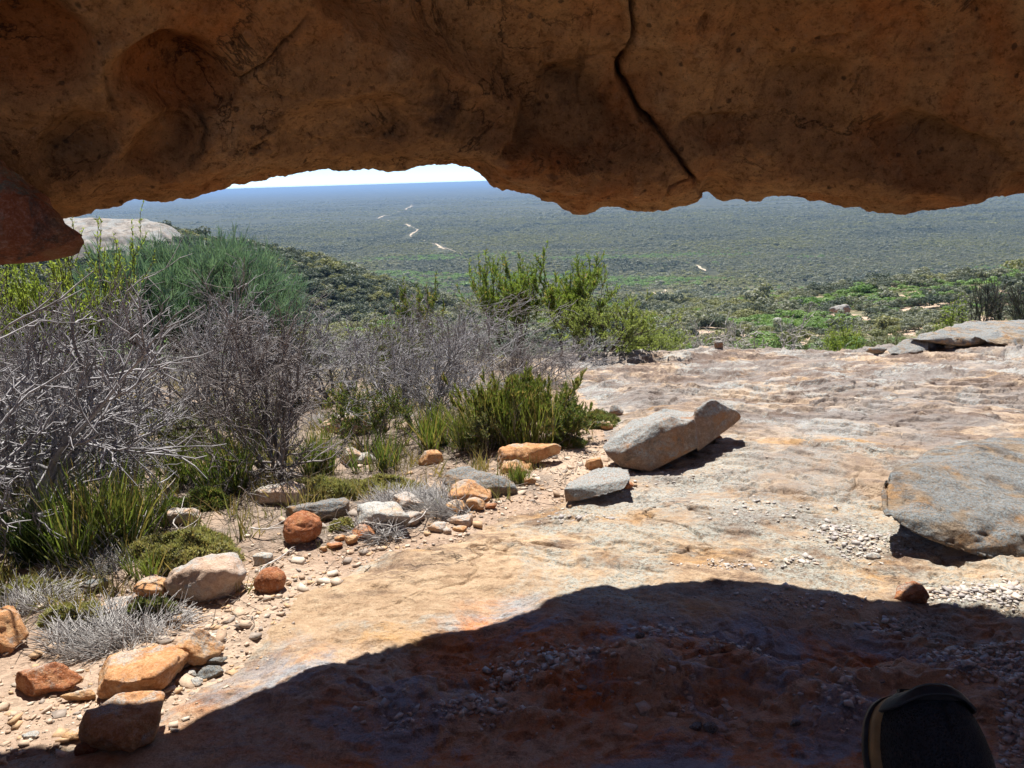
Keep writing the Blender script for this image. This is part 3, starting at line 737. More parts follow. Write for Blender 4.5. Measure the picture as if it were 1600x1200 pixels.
# tilted boulder in the middle of the slab
ya = hit(1012, 742)[1]
P = lambda L, y0: [at(a, b, y0+c) for a, b, c in L]
hA = [P([(940, 698, .10), (972, 706, .0), (1006, 668, .12), (1042, 648, .18), (1086, 654, .16), (1090, 700, .14), (1015, 738, .03), (968, 729, .04), (950, 714, .06),
         (985, 656, .62), (1040, 640, .72), (1088, 642, .62), (1080, 690, .7), (1000, 712, .6), (948, 690, .4)], ya),
      P([(1084, 641, .30), (1112, 621, .40), (1150, 639, .46), (1158, 653, .48), (1148, 663, .47), (1120, 679, .38), (1090, 706, .24), (1080, 655, .24),
         (1100, 630, .85), (1146, 645, .9), (1125, 665, .9), (1085, 685, .8)], ya)]
def notch(V, n):
    px, py = project(V)
    a = np.exp(-((px-1068)/17)**2-((py-652)/9)**2)
    return -.025*a*(n[:, 2] > .1)
hull_rock('boulder', hA, .011, 'boulder_rock', 'tilted brown boulder with grey top propped up in the middle of the bare rock slab', seed=11, amp=.010, freq=4., smooth=1, extra=notch, chips=10)
yb = hit(890, 788)[1]
hull_rock('slab_stone', [P([(880, 763, 0), (883, 785, 0), (905, 783, -.02), (940, 775, .0), (975, 765, .03), (986, 748, .10), (982, 733, .4), (950, 728, .5), (930, 732, .5), (886, 753, .12)], yb)], .008, 'boulder_rock',
          'flat grey-tan slab wedged under the left end of the tilted brown boulder', 'stone', seed=13, amp=.010, smooth=1)
yd = hit(1500, 893)[1]+.03
def pock(V, n):
    px, py = project(V)
    a = np.exp(-((px-1548)/15)**2-((py-832)/13)**2)+.5*np.exp(-((px-1422)/10)**2-((py-776)/7)**2)
    lo = np.clip((-n[:, 2]+.2), 0, 1)
    return -.04*a*(n[:, 1] < .3)-.02*lo
hull_rock('boulder', [P([(1376, 796, .22), (1373, 760, .40), (1377, 736, .62), (1402, 724, .95), (1470, 701, 1.45), (1600, 682, 1.8), (1750, 684, 1.8), (1850, 760, 1.0), (1850, 840, .2),
                         (1416, 828, .10), (1452, 848, .04), (1508, 862, .0), (1548, 876, -.02), (1580, 862, .0), (1660, 860, .0), (1760, 860, .1),
                         (1425, 818, .75), (1470, 835, .72), (1545, 858, .70), (1650, 855, .72), (1760, 855, .75),
                         (1450, 780, 1.3), (1600, 770, 1.7), (1780, 775, 1.7)], yd)], .014, 'grey_rock',
          'broad grey lichen-covered boulder cut off by the right edge of the picture', seed=17, amp=.016, freq=2.4, smooth=5, ledge=.007, extra=pock, chips=34)
yf = hit(1425, 553)[1]
hull_rock('boulder', [P([(1420, 530, .3), (1442, 520, .9), (1482, 508, 1.7), (1525, 500, 2.6), (1600, 502, 2.8), (1700, 506, 2.6), (1445, 532, .15), (1475, 538, .2), (1500, 541, .2), (1528, 536, .25), (1535, 525, .3), (1480, 527, .2), (1500, 545, 1.6), (1650, 548, 2)], yf),
                      P([(1522, 524, .25), (1560, 515, .6), (1600, 510, 1), (1760, 508, 1.4), (1545, 535, .05), (1580, 540, .05), (1620, 544, .05), (1760, 548, .1), (1760, 552, 1.2), (1560, 542, 1.0)], yf)], .03, 'grey_rock',
          'long grey layered ledge boulder on the far crest of the slab at right', seed=19, amp=.035, freq=1.6, smooth=2, ledge=.015)
hull_rock('boulder', [P([(1386, 548, .15), (1400, 538, .3), (1409, 532, .5), (1416, 530, .6), (1448, 533, .5), (1450, 548, .2), (1430, 553, .0), (1408, 555, -.02), (1390, 553, .05), (1400, 545, 1.0), (1440, 545, 1.0)], yf-.1)], .02, 'grey_rock',
          'angular grey block with dark left face just below the layered ledge boulder', seed=23, amp=.02, freq=2.5, smooth=2, ledge=.008)
# dark wedge of rock that juts in from the left wall
hull_rock('boulder', [P([(-2, 268, 0), (30, 296, -.02), (70, 335, -.05), (105, 362, -.05), (126, 382, 0), (124, 396, .05), (95, 404, .1), (50, 408, .1), (0, 411, .1), (-60, 418, .0), (-260, 430, -.1), (-260, 180, .2), (-60, 190, .35),
                         (0, 285, .5), (60, 335, .5), (110, 380, .4), (100, 398, .4), (0, 400, .6), (-260, 400, .8), (-260, 250, .9)], 2.2)], .010, 'dark_red_rock',
          'dark red wedge of rock jutting in at the left edge under the cave roof', seed=29, amp=.022, freq=4, smooth=3, ledge=.004)

RK = [
 ('stone', (914, 711, 943, 735), 'block', 'orange_rock', 101, 'small orange-brown stone left of the tilted boulder, above the flat wedged slab'),
 ('stone', (1394, 907, 1444, 946), 'wedge', 'red_rock', 102, 'lone brown stone standing right on the edge of the roof shadow'),
 ('long_stone', (778, 688, 878, 733), 'long', 'orange_rock', 103, 'long rounded tan stone lying in front of the big green bush', .55),
 ('stone', (653, 697, 694, 727), 'block', 'orange_rock', 104, 'brick-shaped reddish stone below the bright green reed clump'),
 ('stone_block', (700, 745, 770, 792), 'wedge', 'orange_rock', 105, 'large orange sandstone block beside the gravel strip, resting on smaller stones'),
 ('stone', (728, 776, 758, 801), 'round', 'orange_rock', 106, 'rounded orange stone under the right end of the large sandstone block'),
 ('stone', (757, 784, 777, 797), 'round', 'red_rock', 107, 'little dark red pebble at the right foot of the large sandstone block'),
 ('stone', (697, 782, 730, 806), 'slab', 'orange_rock', 108, 'thin tan slab under the left end of the large sandstone block'),
 ('flat_stone', (560, 781, 646, 832), 'slab', 'pale_rock', 109, 'flat pale grey slab leaning beside the straw mat'),
 ('stone', (612, 768, 664, 800), 'wedge', 'pink_rock', 110, 'pinkish tan stone behind the flat pale grey slab, half under straw'),
 ('stone', (625, 798, 664, 824), 'block', 'pink_rock', 111, 'pale pink stone with a dark left face below the straw mat'),
 ('stone', (667, 815, 699, 834), 'block', 'pink_rock', 112, 'left one of two flat pinkish stones at the slab edge below the sandstone block'),
 ('stone', (695, 803, 740, 826), 'slab', 'pink_rock', 113, 'right one of two flat pinkish stones at the slab edge below the sandstone block'),
 ('stone', (692, 824, 706, 835), 'block', 'pink_rock', 114, 'tiny pink chip between the two flat pinkish stones'),
 ('stone', (706, 821, 730, 832), 'slab', 'orange_rock', 115, 'thin tan chip in front of the right flat pinkish stone'),
 ('round_stone', (444, 799, 506, 857), 'ball', 'red_rock', 116, 'pitted rust-red ball-shaped stone, the largest round one', .95),
 ('stone', (549, 820, 588, 846), 'wedge', 'red_rock', 117, 'rust-red angular stone right of the ball-shaped one'),
 ('stone', (510, 845, 537, 860), 'slab', 'red_rock', 118, 'small flat red stone between the ball-shaped stone and the angular one'),
 ('stone', (538, 837, 560, 852), 'block', 'orange_rock', 119, 'small orange stone touching the left side of the rust-red angular one'),
 ('stone', (499, 854, 512, 864), 'block', 'orange_rock', 120, 'tiny orange chip right below the ball-shaped stone'),
 ('stone', (522, 836, 540, 847), 'slab', 'orange_rock', 121, 'small thin orange chip behind the flat red stone'),
 ('flat_stone', (445, 774, 548, 818), 'slab', 'grey_rock', 122, 'flat lichen-grey slab behind the ball-shaped red stone', .7),
 ('round_stone', (399, 883, 450, 931), 'ball', 'red_rock', 123, 'smooth orange-red rounded stone alone at the slab edge', .9),
 ('long_stone', (258, 860, 393, 942), 'long', 'pink_rock', 124, 'big elongated tan boulder lying below the cushion shrub', .6),
 ('stone', (213, 896, 276, 938), 'round', 'orange_rock', 125, 'yellowish rounded stone touching the left end of the elongated tan boulder'),
 ('stone_slab', (-40, 951, 56, 1026), 'slab', 'orange_rock', 126, 'orange slab with thin branch shadows at the left picture edge', .8),
 ('stone', (30, 1036, 132, 1092), 'wedge', 'red_rock', 127, 'dark red slanted stone half buried in gravel at lower left', .55),
 ('stone_block', (151, 1003, 294, 1096), 'block', 'orange_rock', 128, 'large flat-topped orange block at lower left, wholly in the sun', .85),
 ('stone', (286, 986, 350, 1047), 'wedge', 'orange_rock', 129, 'orange wedge stone right behind the large flat-topped orange block'),
 ('stone_block', (144, 1088, 262, 1186), 'block', 'orange_rock', 130, 'orange block with its front in shade at the bottom left', .95),
 ('flat_stone', (310, 1041, 352, 1064), 'slab', 'grey_rock', 131, 'largest of the flat grey chips in front of the orange wedge stone'),
 ('flat_stone', (322, 1028, 356, 1044), 'slab', 'grey_rock', 132, 'upper right flat grey chip in front of the orange wedge stone'),
 ('stone', (296, 1060, 318, 1076), 'block', 'pale_rock', 133, 'lowest pale chip beside the right corner of the large flat-topped block'),
 ('stone', (287, 1046, 310, 1060), 'slab', 'pale_rock', 134, 'small pale chip squeezed between the large flat-topped block and the grey chips'),
 ('flat_stone', (96, 1083, 152, 1100), 'slab', 'orange_rock', 135, 'flat yellow stone in the gravel left of the large flat-topped block'),
 ('stone', (103, 1139, 142, 1162), 'block', 'orange_rock', 136, 'small yellowish stone in the gravel left of the half shaded block'),
 ('stone', (35, 1141, 62, 1156), 'slab', 'pale_rock', 137, 'small pale slab in the gravel near the bottom left corner'),
 ('stone', (125, 1156, 160, 1182), 'wedge', 'dark_red_rock', 138, 'dark brown stone at the left foot of the half shaded block'),
 ('boulder', (246, 789, 318, 822), 'round', 'pink_rock', 139, 'pinkish rounded rock behind the cushion shrub, under a dead stick'),
 ('stone', (398, 862, 428, 884), 'block', 'pale_rock', 140, 'whitish stone right of the top end of the elongated tan boulder'),
 ('flat_stone', (392, 752, 482, 792), 'slab', 'pink_rock', 141, 'flat pinkish slab at the foot of the dark-stemmed grey shrub', .7),
 ('flat_stone', (690, 720, 812, 782), 'slab', 'grey_rock', 142, 'wide flat grey slab beside the gravel behind the sandstone block', .8),
 ('stone', (938, 657, 957, 673), 'block', 'orange_rock', 143, 'small orange stone at the foot of the cushion shrub near the tilted boulder'),
 ('stone', (952, 632, 974, 651), 'round', 'boulder_rock', 144, 'small dark grey stone behind the cushion shrub above the tilted boulder'),
 ('flat_stone', (568, 624, 618, 647), 'slab', 'pink_rock', 145, 'pale pink slab between the dead shrubs in the middle distance'),
 ('boulder', (500, 646, 610, 680), 'round', 'pink_rock', 146, 'low pinkish hump of rock between the dead shrubs'),
 ('stone', (530, 694, 576, 728), 'wedge', 'pink_rock', 147, 'brown pink stone beside the thin reeds right of the dark-stemmed shrub'),
 ('flat_stone', (548, 704, 588, 728), 'slab', 'pale_rock', 148, 'pale slab in front of the brown pink stone among thin reeds'),
 ('stone', (700, 654, 722, 678), 'round', 'pink_rock', 149, 'pinkish round stone between the bright reeds and the big green bush'),
 ('stone', (782, 716, 832, 742), 'wedge', 'orange_rock', 150, 'pale tan stone under the long rounded one, behind the grass tuft'),
 ('stone', (818, 742, 838, 758), 'block', 'orange_rock', 151, 'small tan stone right of the little green grass tuft'),
 ('stone', (1352, 541, 1386, 554), 'round', 'grey_rock', 152, 'small grey rock left of the angular block on the far crest'),
 ('stone', (1476, 534, 1492, 544), 'wedge', 'pale_rock', 153, 'little pale stone under the overhang of the layered ledge boulder'),
 ('stone', (155, 928, 205, 962), 'slab', 'pink_rock', 154, 'flat pink-grey stone between two green cushions at left'),
 ('stone', (120, 905, 172, 932), 'slab', 'grey_rock', 155, 'flat grey stone left of the yellowish rounded stone'),
 ('stone', (1063, 706, 1074, 714), 'round', 'pale_rock', 156, 'little pale pebble in the shadow under the tilted boulder'),
 ('stone', (1112, 676, 1128, 686), 'round', 'red_rock', 157, 'little brown pebble under the raised right end of the tilted boulder'),
 ('stone', (965, 752, 990, 766), 'block', 'red_rock', 158, 'brown stone in the shade at the right end of the flat wedged slab'),
 ('stone', (1116, 532, 1130, 545), 'block', 'boulder_rock', 159, 'small dark knob of rock on the left part of the far slab crest'),
 ('stone', (1352, 862, 1374, 876), 'round', 'pale_rock', 160, 'pale stone at the lower right end of the loose chips on the slab'),
 ('stone', (1098, 1128, 1122, 1146), 'block', 'grey_rock', 161, 'right one of two grey stones on the shaded floor near the bottom'),
 ('stone', (1076, 1128, 1097, 1142), 'block', 'grey_rock', 162, 'left one of two grey stones on the shaded floor near the bottom'),
 ('stone', (1232, 1131, 1252, 1141), 'slab', 'grey_rock', 163, 'small flat grey stone on the shaded floor left of the shoe'),
 ('stone', (992, 984, 1008, 998), 'block', 'grey_rock', 164, 'grey stone on the shaded floor just below the dark shadow edge'),
]
for r_ in RK:
    nm, bx, kd, mt, sd, lb = r_[:6]
    rock(nm, bx, kd, mt, sd, lb, cat='boulder' if nm == 'boulder' else 'stone', dk=r_[6] if len(r_) > 6 else .8, rough=1.2 if sd == 116 else .7 if sd == 123 else 1.0)

# ------------------------------------------------------------------ gravel (uncountable chips)
def pebbles(name, P, S, mat, seed, label):
    rng = np.random.default_rng(seed); v0, f0 = ICO[1]; v0 = v0[:12] if False else v0
    bm = bmesh.new(); bmesh.ops.create_cube(bm, size=1.5); bmesh.ops.triangulate(bm, faces=bm.faces); v0 = np.array([v.co[:] for v in bm.verts]); f0 = np.array([[v.index for v in f.verts] for f in bm.faces]); bm.free()
    n = len(P); k = len(v0)
    V = v0[None]*rng.uniform(.55, 1.25, (n, k, 1))
    V = V*(np.array([1, .8, .36])*rng.uniform(.6, 1.25, (n, 1, 3)))*S[:, None, None]
    a = rng.uniform(0, 6.28, n); c, s = np.cos(a)[:, None], np.sin(a)[:, None]
    X = V[..., 0]*c-V[..., 1]*s; Y = V[..., 0]*s+V[..., 1]*c; Z = V[..., 2]+rng.normal(0, .25, (n, 1))*X
    V = np.stack([X, Y, Z], -1)+P[:, None, :]
    Fc = (f0[None]+(np.arange(n)*k)[:, None, None]).reshape(-1, 3)
    put(name, mesh_np(name, V.reshape(-1, 3), Fc), mat, kind='stuff', label=label, smooth=False)
def pebble_mat(name, cols, lo=.5):
    t = NT(name); g = t.n('NewGeometry').outputs['Random Per Island']
    col = t.ramp(g, [(i/(len(cols)), c) for i, c in enumerate(cols)], 'CONSTANT')
    col = t.mix(t.math('MULTIPLY', t.rng(t.noise(t.coord(), 120, 3), .4, .65), .4), col, t.mix(1.0, col, (.5, .45, .42), 'MULTIPLY'))
    return t.done(t.bsdf(col, .9, spec=.15))
M['gravel'] = pebble_mat('gravel_chips', [(.46, .35, .26), (.52, .41, .32), (.38, .27, .19), (.56, .48, .39), (.32, .27, .23), (.49, .33, .20)])
M['chips'] = pebble_mat('grey_chips', [(.50, .46, .42), (.42, .39, .37), (.58, .52, .46), (.36, .33, .32), (.52, .42, .34)])
rg = np.random.default_rng(5)
Yp = rg.uniform(1.9, 7.5, 150000); Xp = rg.uniform(-1, 1, 150000)*(.35+.75*Yp)
dd = slab_mask(Xp, Yp)
dens = np.where(dd < .05, np.exp(-np.maximum(0, -dd-.35)/.45), 0)*(1-sstep(5, 7.5, Yp)*.6)
dens = np.maximum(dens, ((dd > 0) & (dd < .25))*.18)
k = rg.uniform(0, 1, 150000) < dens*.36
Xp, Yp = Xp[k][:24000], Yp[k][:24000]
S = np.exp(rg.normal(-5.2, .70, len(Xp)))*1.25; S = np.clip(S, .003, .048)
pebbles('gravel', np.stack([Xp, Yp, G(Xp, Yp)+S*.15], -1), S, M['gravel'], 6, 'pinkish gravel in the strip between the slab and the shrubs')
# patches of flat grey chips caught in hollows of the slab (photo places)
PA = [(1350, 850, 55, 22, 330), (1300, 838, 40, 15, 130), (1500, 918, 70, 14, 260), (1575, 925, 45, 20, 220), (1250, 880, 40, 6, 40), (1130, 890, 60, 8, 60), (870, 1050, 75, 24, 260), (800, 1075, 50, 16, 130), (740, 1130, 60, 14, 160), (1040, 1000, 60, 12, 60),
      (1150, 1035, 60, 10, 110), (1290, 1040, 60, 16, 180), (1390, 968, 40, 10, 80), (1560, 1050, 70, 26, 420), (1500, 1020, 80, 20, 260), (1330, 1110, 60, 40, 160), (1580, 1130, 40, 50, 420), (1270, 940, 120, 14, 90), (1520, 1090, 40, 30, 200), (620, 1150, 120, 30, 60), (1000, 1100, 200, 60, 120),
      (1040, 740, 110, 14, 60), (1200, 800, 150, 30, 120), (900, 815, 60, 8, 90)]
pp = []
for cx, cy_, sx, sy, n in PA:
    for _ in range(int(n*(1.1 if cy_ < 940 else .95))):
        px, py = cx+rg.normal()*sx*.5, cy_+rg.normal()*sy*.5
        if 1345 < px < 1560 and py > 1090: continue
        d = ray(px, min(py, 1198)); y = 2.5
        for _i in range(6):
            z = float(prof(y))-.0; y = z/(d[2]/d[1])
        pp.append((d[0]/d[1]*y, y))
pp = np.array(pp); S = np.clip(np.exp(rg.normal(-4.85, .5, len(pp))), .004, .026)
pebbles('gravel', np.stack([pp[:, 0], pp[:, 1], G(pp[:, 0], pp[:, 1])+S*.2], -1), S, M['chips'], 7, 'loose flat grey chips lying in hollows of the slab')
# ------------------------------------------------------------------ plants
def nrmz(v): return v/(np.linalg.norm(v, axis=-1, keepdims=True)+1e-12)
def branch_system(rng, P, D, L, Rd, levels):
    """returns segments (P0,P1,R0,R1) and tips; levels: dicts nseg,wob,up,child,spread,lenf,radf,t0"""
    segs = []; tips = []
    for li, lv in enumerate(levels):
        n = len(P); K = lv['nseg']; pts = [P]; drs = []
        r = [Rd]; tap = lv.get('taper', .55)
        for s in range(K):
            D = nrmz(D+rng.normal(0, lv['wob'], (n, 3))+np.array([0, 0, lv['up']])); Pn = pts[-1]+D*(L/K)[:, None]
            pts.append(Pn); drs.append(D); r.append(Rd*(1-(1-tap)*(s+1)/K))
        for s in range(K): segs.append((pts[s], pts[s+1], r[s], r[s+1]))
        if li == len(levels)-1: tips.append((pts, drs)); break
        c = lv['child']; idx = np.repeat(np.arange(n), c); t = rng.uniform(lv.get('t0', .25), 1, len(idx))*K
        t[::c] = K-1e-3                                    # one child carries on from the end
        si = np.minimum(t.astype(int), K-1); f = (t-si)[:, None]
        A = np.array(pts); DD = np.array(drs)
        P = A[si, idx]*(1-f)+A[si+1, idx]*f; d0 = DD[si, idx]
        sp = np.where(np.arange(len(idx)) % c == 0, lv['spread']*.35, lv['spread'])
        D = nrmz(d0+rng.normal(0, 1, (len(idx), 3))*sp[:, None])
        L = L[idx]*lv['lenf']*rng.uniform(.6, 1.25, len(idx)); Rd = np.maximum(Rd[idx]*lv['radf']*rng.uniform(.8, 1.1, len(idx)), lv.get('rmin', .0014))
    S = tuple(np.concatenate([s[k] for s in segs]) for k in range(4))
    return S, tips[0] if tips else None
def tubes(S, sides=3):
    P0, P1, R0, R1 = S; d = nrmz(P1-P0); h = np.where(np.abs(d[:, 2:3]) < .9, np.array([[0, 0, 1.]]), np.array([[1., 0, 0]]))
    a = nrmz(np.cross(d, h)); b = np.cross(d, a); n = len(P0); V = []
    for P, r in ((P0, R0), (P1+d*R1[:, None]*.3, R1)):
        for k in range(sides):
            q = 2*math.pi*k/sides; V.append(P+(a*math.cos(q)+b*math.sin(q))*r[:, None])
    V = np.stack(V, 1); base = (np.arange(n)*2*sides)[:, None]
    Fc = np.concatenate([base+np.array([[k, (k+1) % sides, sides+(k+1) % sides, sides+k]]) for k in range(sides)], 0)
    return V.reshape(-1, 3), Fc
def leaves(rng, P, D, length, width, jit=.6, up=.2, curl=.15):
    """one pointed leaf (two quads folded on the mid rib) per point, heading along D"""
    n = len(P); d = nrmz(D+rng.normal(0, jit, (n, 3))+np.array([0, 0, up]))
    s = nrmz(np.cross(d, rng.normal(0, 1, (n, 3)))); nn = np.cross(s, d)
    l = (length*rng.uniform(.6, 1.25, n))[:, None]; w = (width*rng.uniform(.7, 1.2, n))[:, None]
    m = P+d*l*.45+nn*w*.25; V = np.stack([P, m+s*w*.5-nn*w*.2, P+d*l-nn*l*curl, m-s*w*.5-nn*w*.2], 1)
    return V.reshape(-1, 3), (np.arange(n)*4)[:, None]+np.array([[0, 1, 2, 3]])
def blades(rng, P, D, length, width, K=4, droop=.35):
    n = len(P); d = nrmz(D); s = nrmz(np.cross(d, rng.normal(0, 1, (n, 3)))); l = length*rng.uniform(.55, 1.15, n); w = width*rng.uniform(.7, 1.2, n)
    q = P; V = []
    for k in range(K+1):
        ww = (w*(1-(k/K)**1.6*.9)*.5)[:, None]; V += [q-s*ww, q+s*ww]
        d = nrmz(d+np.array([0, 0, -droop/K])*((k+1)/K)+rng.normal(0, .05, (n, 3))); q = q+d*(l/K)[:, None]
    V = np.stack(V, 1); base = (np.arange(n)*2*(K+1))[:, None]
    Fc = np.concatenate([base+np.array([[2*k, 2*k+1, 2*k+3, 2*k+2]]) for k in range(K)], 0)
    return V.reshape(-1, 3), Fc
def merge(*ms):
    V = []; Fc = []; o = 0
    for v, f in ms: V.append(v); Fc.append(f+o); o += len(v)
    return np.concatenate(V), np.concatenate(Fc)
def fit(parts, W, H, D=None, keepz=True):
    """scale the parts together to width W, depth D and height H (98 % of the points)"""
    A = np.concatenate([p[0] for p in parts]); lo, hi = np.percentile(A, .7, 0), np.percentile(A, 99.3, 0)
    sc = np.array([W/(hi[0]-lo[0]), (D or W)/(hi[1]-lo[1]), H/max(hi[2], 1e-3)]); c = np.array([(hi[0]+lo[0])/2, (hi[1]+lo[1])/2, 0])
    return [((p[0]-c*np.array([.0, .0, 0]))*sc, p[1]) for p in parts]

def dead_shrub(seed, W, H, D, stems=9, dens=1.0, lean=(0, 0), spread=.55, thick=.013, tip=.0017, open_=0):
    rng = np.random.default_rng(seed); n = stems
    a = rng.uniform(0, 6.28, n); tl = rng.uniform(.15, .95, n)
    Dv = nrmz(np.stack([np.cos(a)*tl+lean[0], np.sin(a)*tl+lean[1], np.full(n, .8)], -1)); P = np.stack([np.cos(a)*.05, np.sin(a)*.05, np.full(n, -.03)], -1)*rng.uniform(.3, 1, (n, 1))
    k = lambda v: max(2, int(round(v*dens)))
    S, T = branch_system(rng, P, Dv, rng.uniform(.42, .62, n), np.full(n, thick)*rng.uniform(.7, 1.2, n), [
        dict(nseg=4, wob=.14, up=.05, child=k(5), spread=spread, lenf=.72, radf=.58, t0=.3, rmin=tip),
        dict(nseg=4, wob=.16, up=.03, child=k(4), spread=spread*.95, lenf=.62, radf=.62, rmin=tip),
        dict(nseg=3, wob=.20, up=.02, child=k(4), spread=spread, lenf=.60, radf=.66, rmin=tip),
        dict(nseg=3, wob=.22, up=.02, child=k(3.5), spread=spread, lenf=.62, radf=.75, rmin=tip),
        dict(nseg=2, wob=.25, up=.02)])
    V, Fc = tubes(S)
    return fit([(V, Fc)], W, H, D)
def leafy(seed, W, H, D, stems=8, dens=1.0, leaf=(.05, .012), per=7, up=.25, spread=.5, upl=.2, jit=.6, thick=.012, tl=(.1, .7)):
    rng = np.random.default_rng(seed); n = stems; a = rng.uniform(0, 6.28, n); t_ = rng.uniform(*tl, n)
    Dv = nrmz(np.stack([np.cos(a)*t_, np.sin(a)*t_, np.full(n, .9)], -1)); P = np.stack([np.cos(a)*.06, np.sin(a)*.06, np.full(n, -.03)], -1)
    k = lambda v: max(2, int(round(v*dens)))
    S, T = branch_system(rng, P, Dv, rng.uniform(.4, .6, n), np.full(n, thick), [
        dict(nseg=3, wob=.12, up=up*.3, child=k(4), spread=spread, lenf=.7, radf=.6, t0=.35, rmin=.0018), dict(nseg=3, wob=.14, up=up*.5, child=k(4), spread=spread, lenf=.62, radf=.62, rmin=.0018),
        dict(nseg=3, wob=.16, up=up*.5, child=k(4), spread=spread, lenf=.6, radf=.7, rmin=.0016), dict(nseg=3, wob=.16, up=up)])
    pts, drs = T; pp = []; dd = []
    for s in range(len(drs)):
        for _ in range(per):
            f = rng.uniform(0, 1, (len(pts[0]), 1)); pp.append(pts[s]*(1-f)+pts[s+1]*f); dd.append(drs[s])
    tv = tubes(S); A = np.concatenate([tv[0]]); lo, hi = np.percentile(A, .7, 0), np.percentile(A, 99.3, 0)
    sc = np.array([W/(hi[0]-lo[0]), D/(hi[1]-lo[1]), H/hi[2]])
    lv = leaves(rng, np.concatenate(pp)*sc, nrmz(np.concatenate(dd)*sc), leaf[0], leaf[1], jit, upl)
    return [(tv[0]*sc, tv[1]), lv]
def bush(seed, W, H, D, n=70, leaf=(.05, .016), per=60, cz=.58, trunk=0, low=.12, rad=.16, thick=.010, forks=0, lup=.15, ljit=.8):
    rng = np.random.default_rng(seed); d = nrmz(rng.normal(0, 1, (n, 3))); d[:, 2] = np.where(d[:, 2] < -.45, -d[:, 2], d[:, 2])
    rr = rng.uniform(.25, 1, n)**.45; lump = 1+.28*fbm(d[:, 0]*1.6+seed, d[:, 1]*1.6, d[:, 2]*1.6, 3, seed)
    E = d*(rr*lump)[:, None]*np.array([W/2*.86, D/2*.86, H*(1-cz)*.9])+np.array([0, 0, H*cz]); E[:, 2] = np.maximum(E[:, 2], H*low)
    k = max(3, forks or 9); F0 = nrmz(np.stack([rng.normal(0, 1, k), rng.normal(0, 1, k), np.full(k, 1.1)], -1))*np.array([W*.30, D*.30, H*cz*.62]) if not forks else np.stack([np.linspace(-.34, .34, k)*W, rng.normal(0, .15, k)*D, H*cz*rng.uniform(.55, .85, k)], -1)
    base = np.zeros((k, 3))+rng.normal(0, .02*W, (k, 3))*np.array([1, 1, 0])-np.array([0, 0, .03]); segs = []
    mid = (base+F0)/2+rng.normal(0, .04*W, (k, 3)); th = np.full(k, thick)
    segs += [(base, mid, th, th*.75), (mid, F0, th*.75, th*.55)]
    j = np.argmin(((E[:, None]-F0[None])**2).sum(-1)+rng.uniform(0, .1*W*W, (n, k)), 1); S0 = F0[j]
    m1 = S0*.55+E*.45+rng.normal(0, .05*W, (n, 3)); t2 = np.full(n, thick*.42); segs += [(S0, m1, t2, t2*.7), (m1, E, t2*.7, t2*.35)]
    tw = nrmz(rng.normal(0, 1, (n*5, 3))+np.repeat(nrmz(E-m1), 5, 0)*.6+np.array([0, 0, .3])); E5 = np.repeat(E, 5, 0); T5 = E5+tw*rad*W*rng.uniform(.5, 1.1, (n*5, 1)); segs.append((np.repeat(m1*.3+E*.7, 5, 0), T5, np.full(n*5, thick*.22), np.full(n*5, thick*.1)))
    tv = tubes(tuple(np.concatenate([s[q] for s in segs]) for q in range(4)))
    q = rng.integers(0, n*5, n*per); f = rng.uniform(0, 1.05, (n*per, 1)); B5 = np.repeat(m1*.3+E*.7, 5, 0)
    P = B5[q]*(1-f)+T5[q]*f; lv = leaves(rng, P, nrmz(tw[q]), leaf[0], leaf[1], ljit, lup)
    return [tv, lv]
def casuarina(seed, W, H, D, sub=1.3):
    rng = np.random.default_rng(seed); n = 14; a = rng.uniform(0, 6.28, n); t_ = rng.uniform(.1, 1.1, n)
    Dv = nrmz(np.stack([np.cos(a)*t_, np.sin(a)*t_, np.full(n, .8)], -1)); P = np.stack([np.cos(a)*.06, np.sin(a)*.06, np.full(n, -.03)], -1)
    S, T = branch_system(rng, P, Dv, rng.uniform(.45, .65, n), np.full(n, .018), [
        dict(nseg=3, wob=.12, up=.05, child=4, spread=.5, lenf=.66, radf=.6, t0=.35, rmin=.002), dict(nseg=3, wob=.14, up=.12, child=5, spread=.5, lenf=.55, radf=.62, rmin=.002), dict(nseg=3, wob=.12, up=.25)])
    tv = tubes(S); lo, hi = np.percentile(tv[0], .7, 0), np.percentile(tv[0], 99.3, 0); sc = np.array([W/(hi[0]-lo[0]), D/(hi[1]-lo[1]), H*.88/hi[2]])
    pts, drs = T; pp = []; dd = []
    for s in range(len(drs)):
        for _ in range(int(40*sub)):
            f = rng.uniform(0, 1, (len(pts[0]), 1)); pp.append(pts[s]*(1-f)+pts[s+1]*f); dd.append(nrmz(drs[s]*.7+np.array([0, 0, .55])))
    lv = blades(rng, np.concatenate(pp)*sc, nrmz(np.concatenate(dd)+rng.normal(0, .45, (len(pp)*len(pts[0]), 3))), .15, .0075, 3, -.03)
    return [(tv[0]*sc, tv[1]), lv]
def reeds(seed, W, H, D, n=420, width=.008, droop=.5, cl=7, dead=.2):
    rng = np.random.default_rng(seed); c = rng.normal(0, .22, (cl, 2)); i = rng.integers(0, cl, n)
    P = np.concatenate([(c[i]+rng.normal(0, .05, (n, 2)))*np.array([W, D])*.8, np.zeros((n, 1))], 1)
    a = rng.uniform(0, 6.28, n); t_ = rng.uniform(.02, .55, n)**1.0
    Dv = nrmz(np.stack([np.cos(a)*t_+P[:, 0]/W*.35, np.sin(a)*t_+P[:, 1]/D*.35, np.ones(n)], -1))
    g = blades(rng, P, Dv, H*1.02, width, 5, droop)
    m = int(n*dead); b = blades(rng, P[:m]*1.05, nrmz(Dv[:m]+rng.normal(0, .35, (m, 3))), H*.75, width*.7, 4, droop*1.3)
    return [b, g]
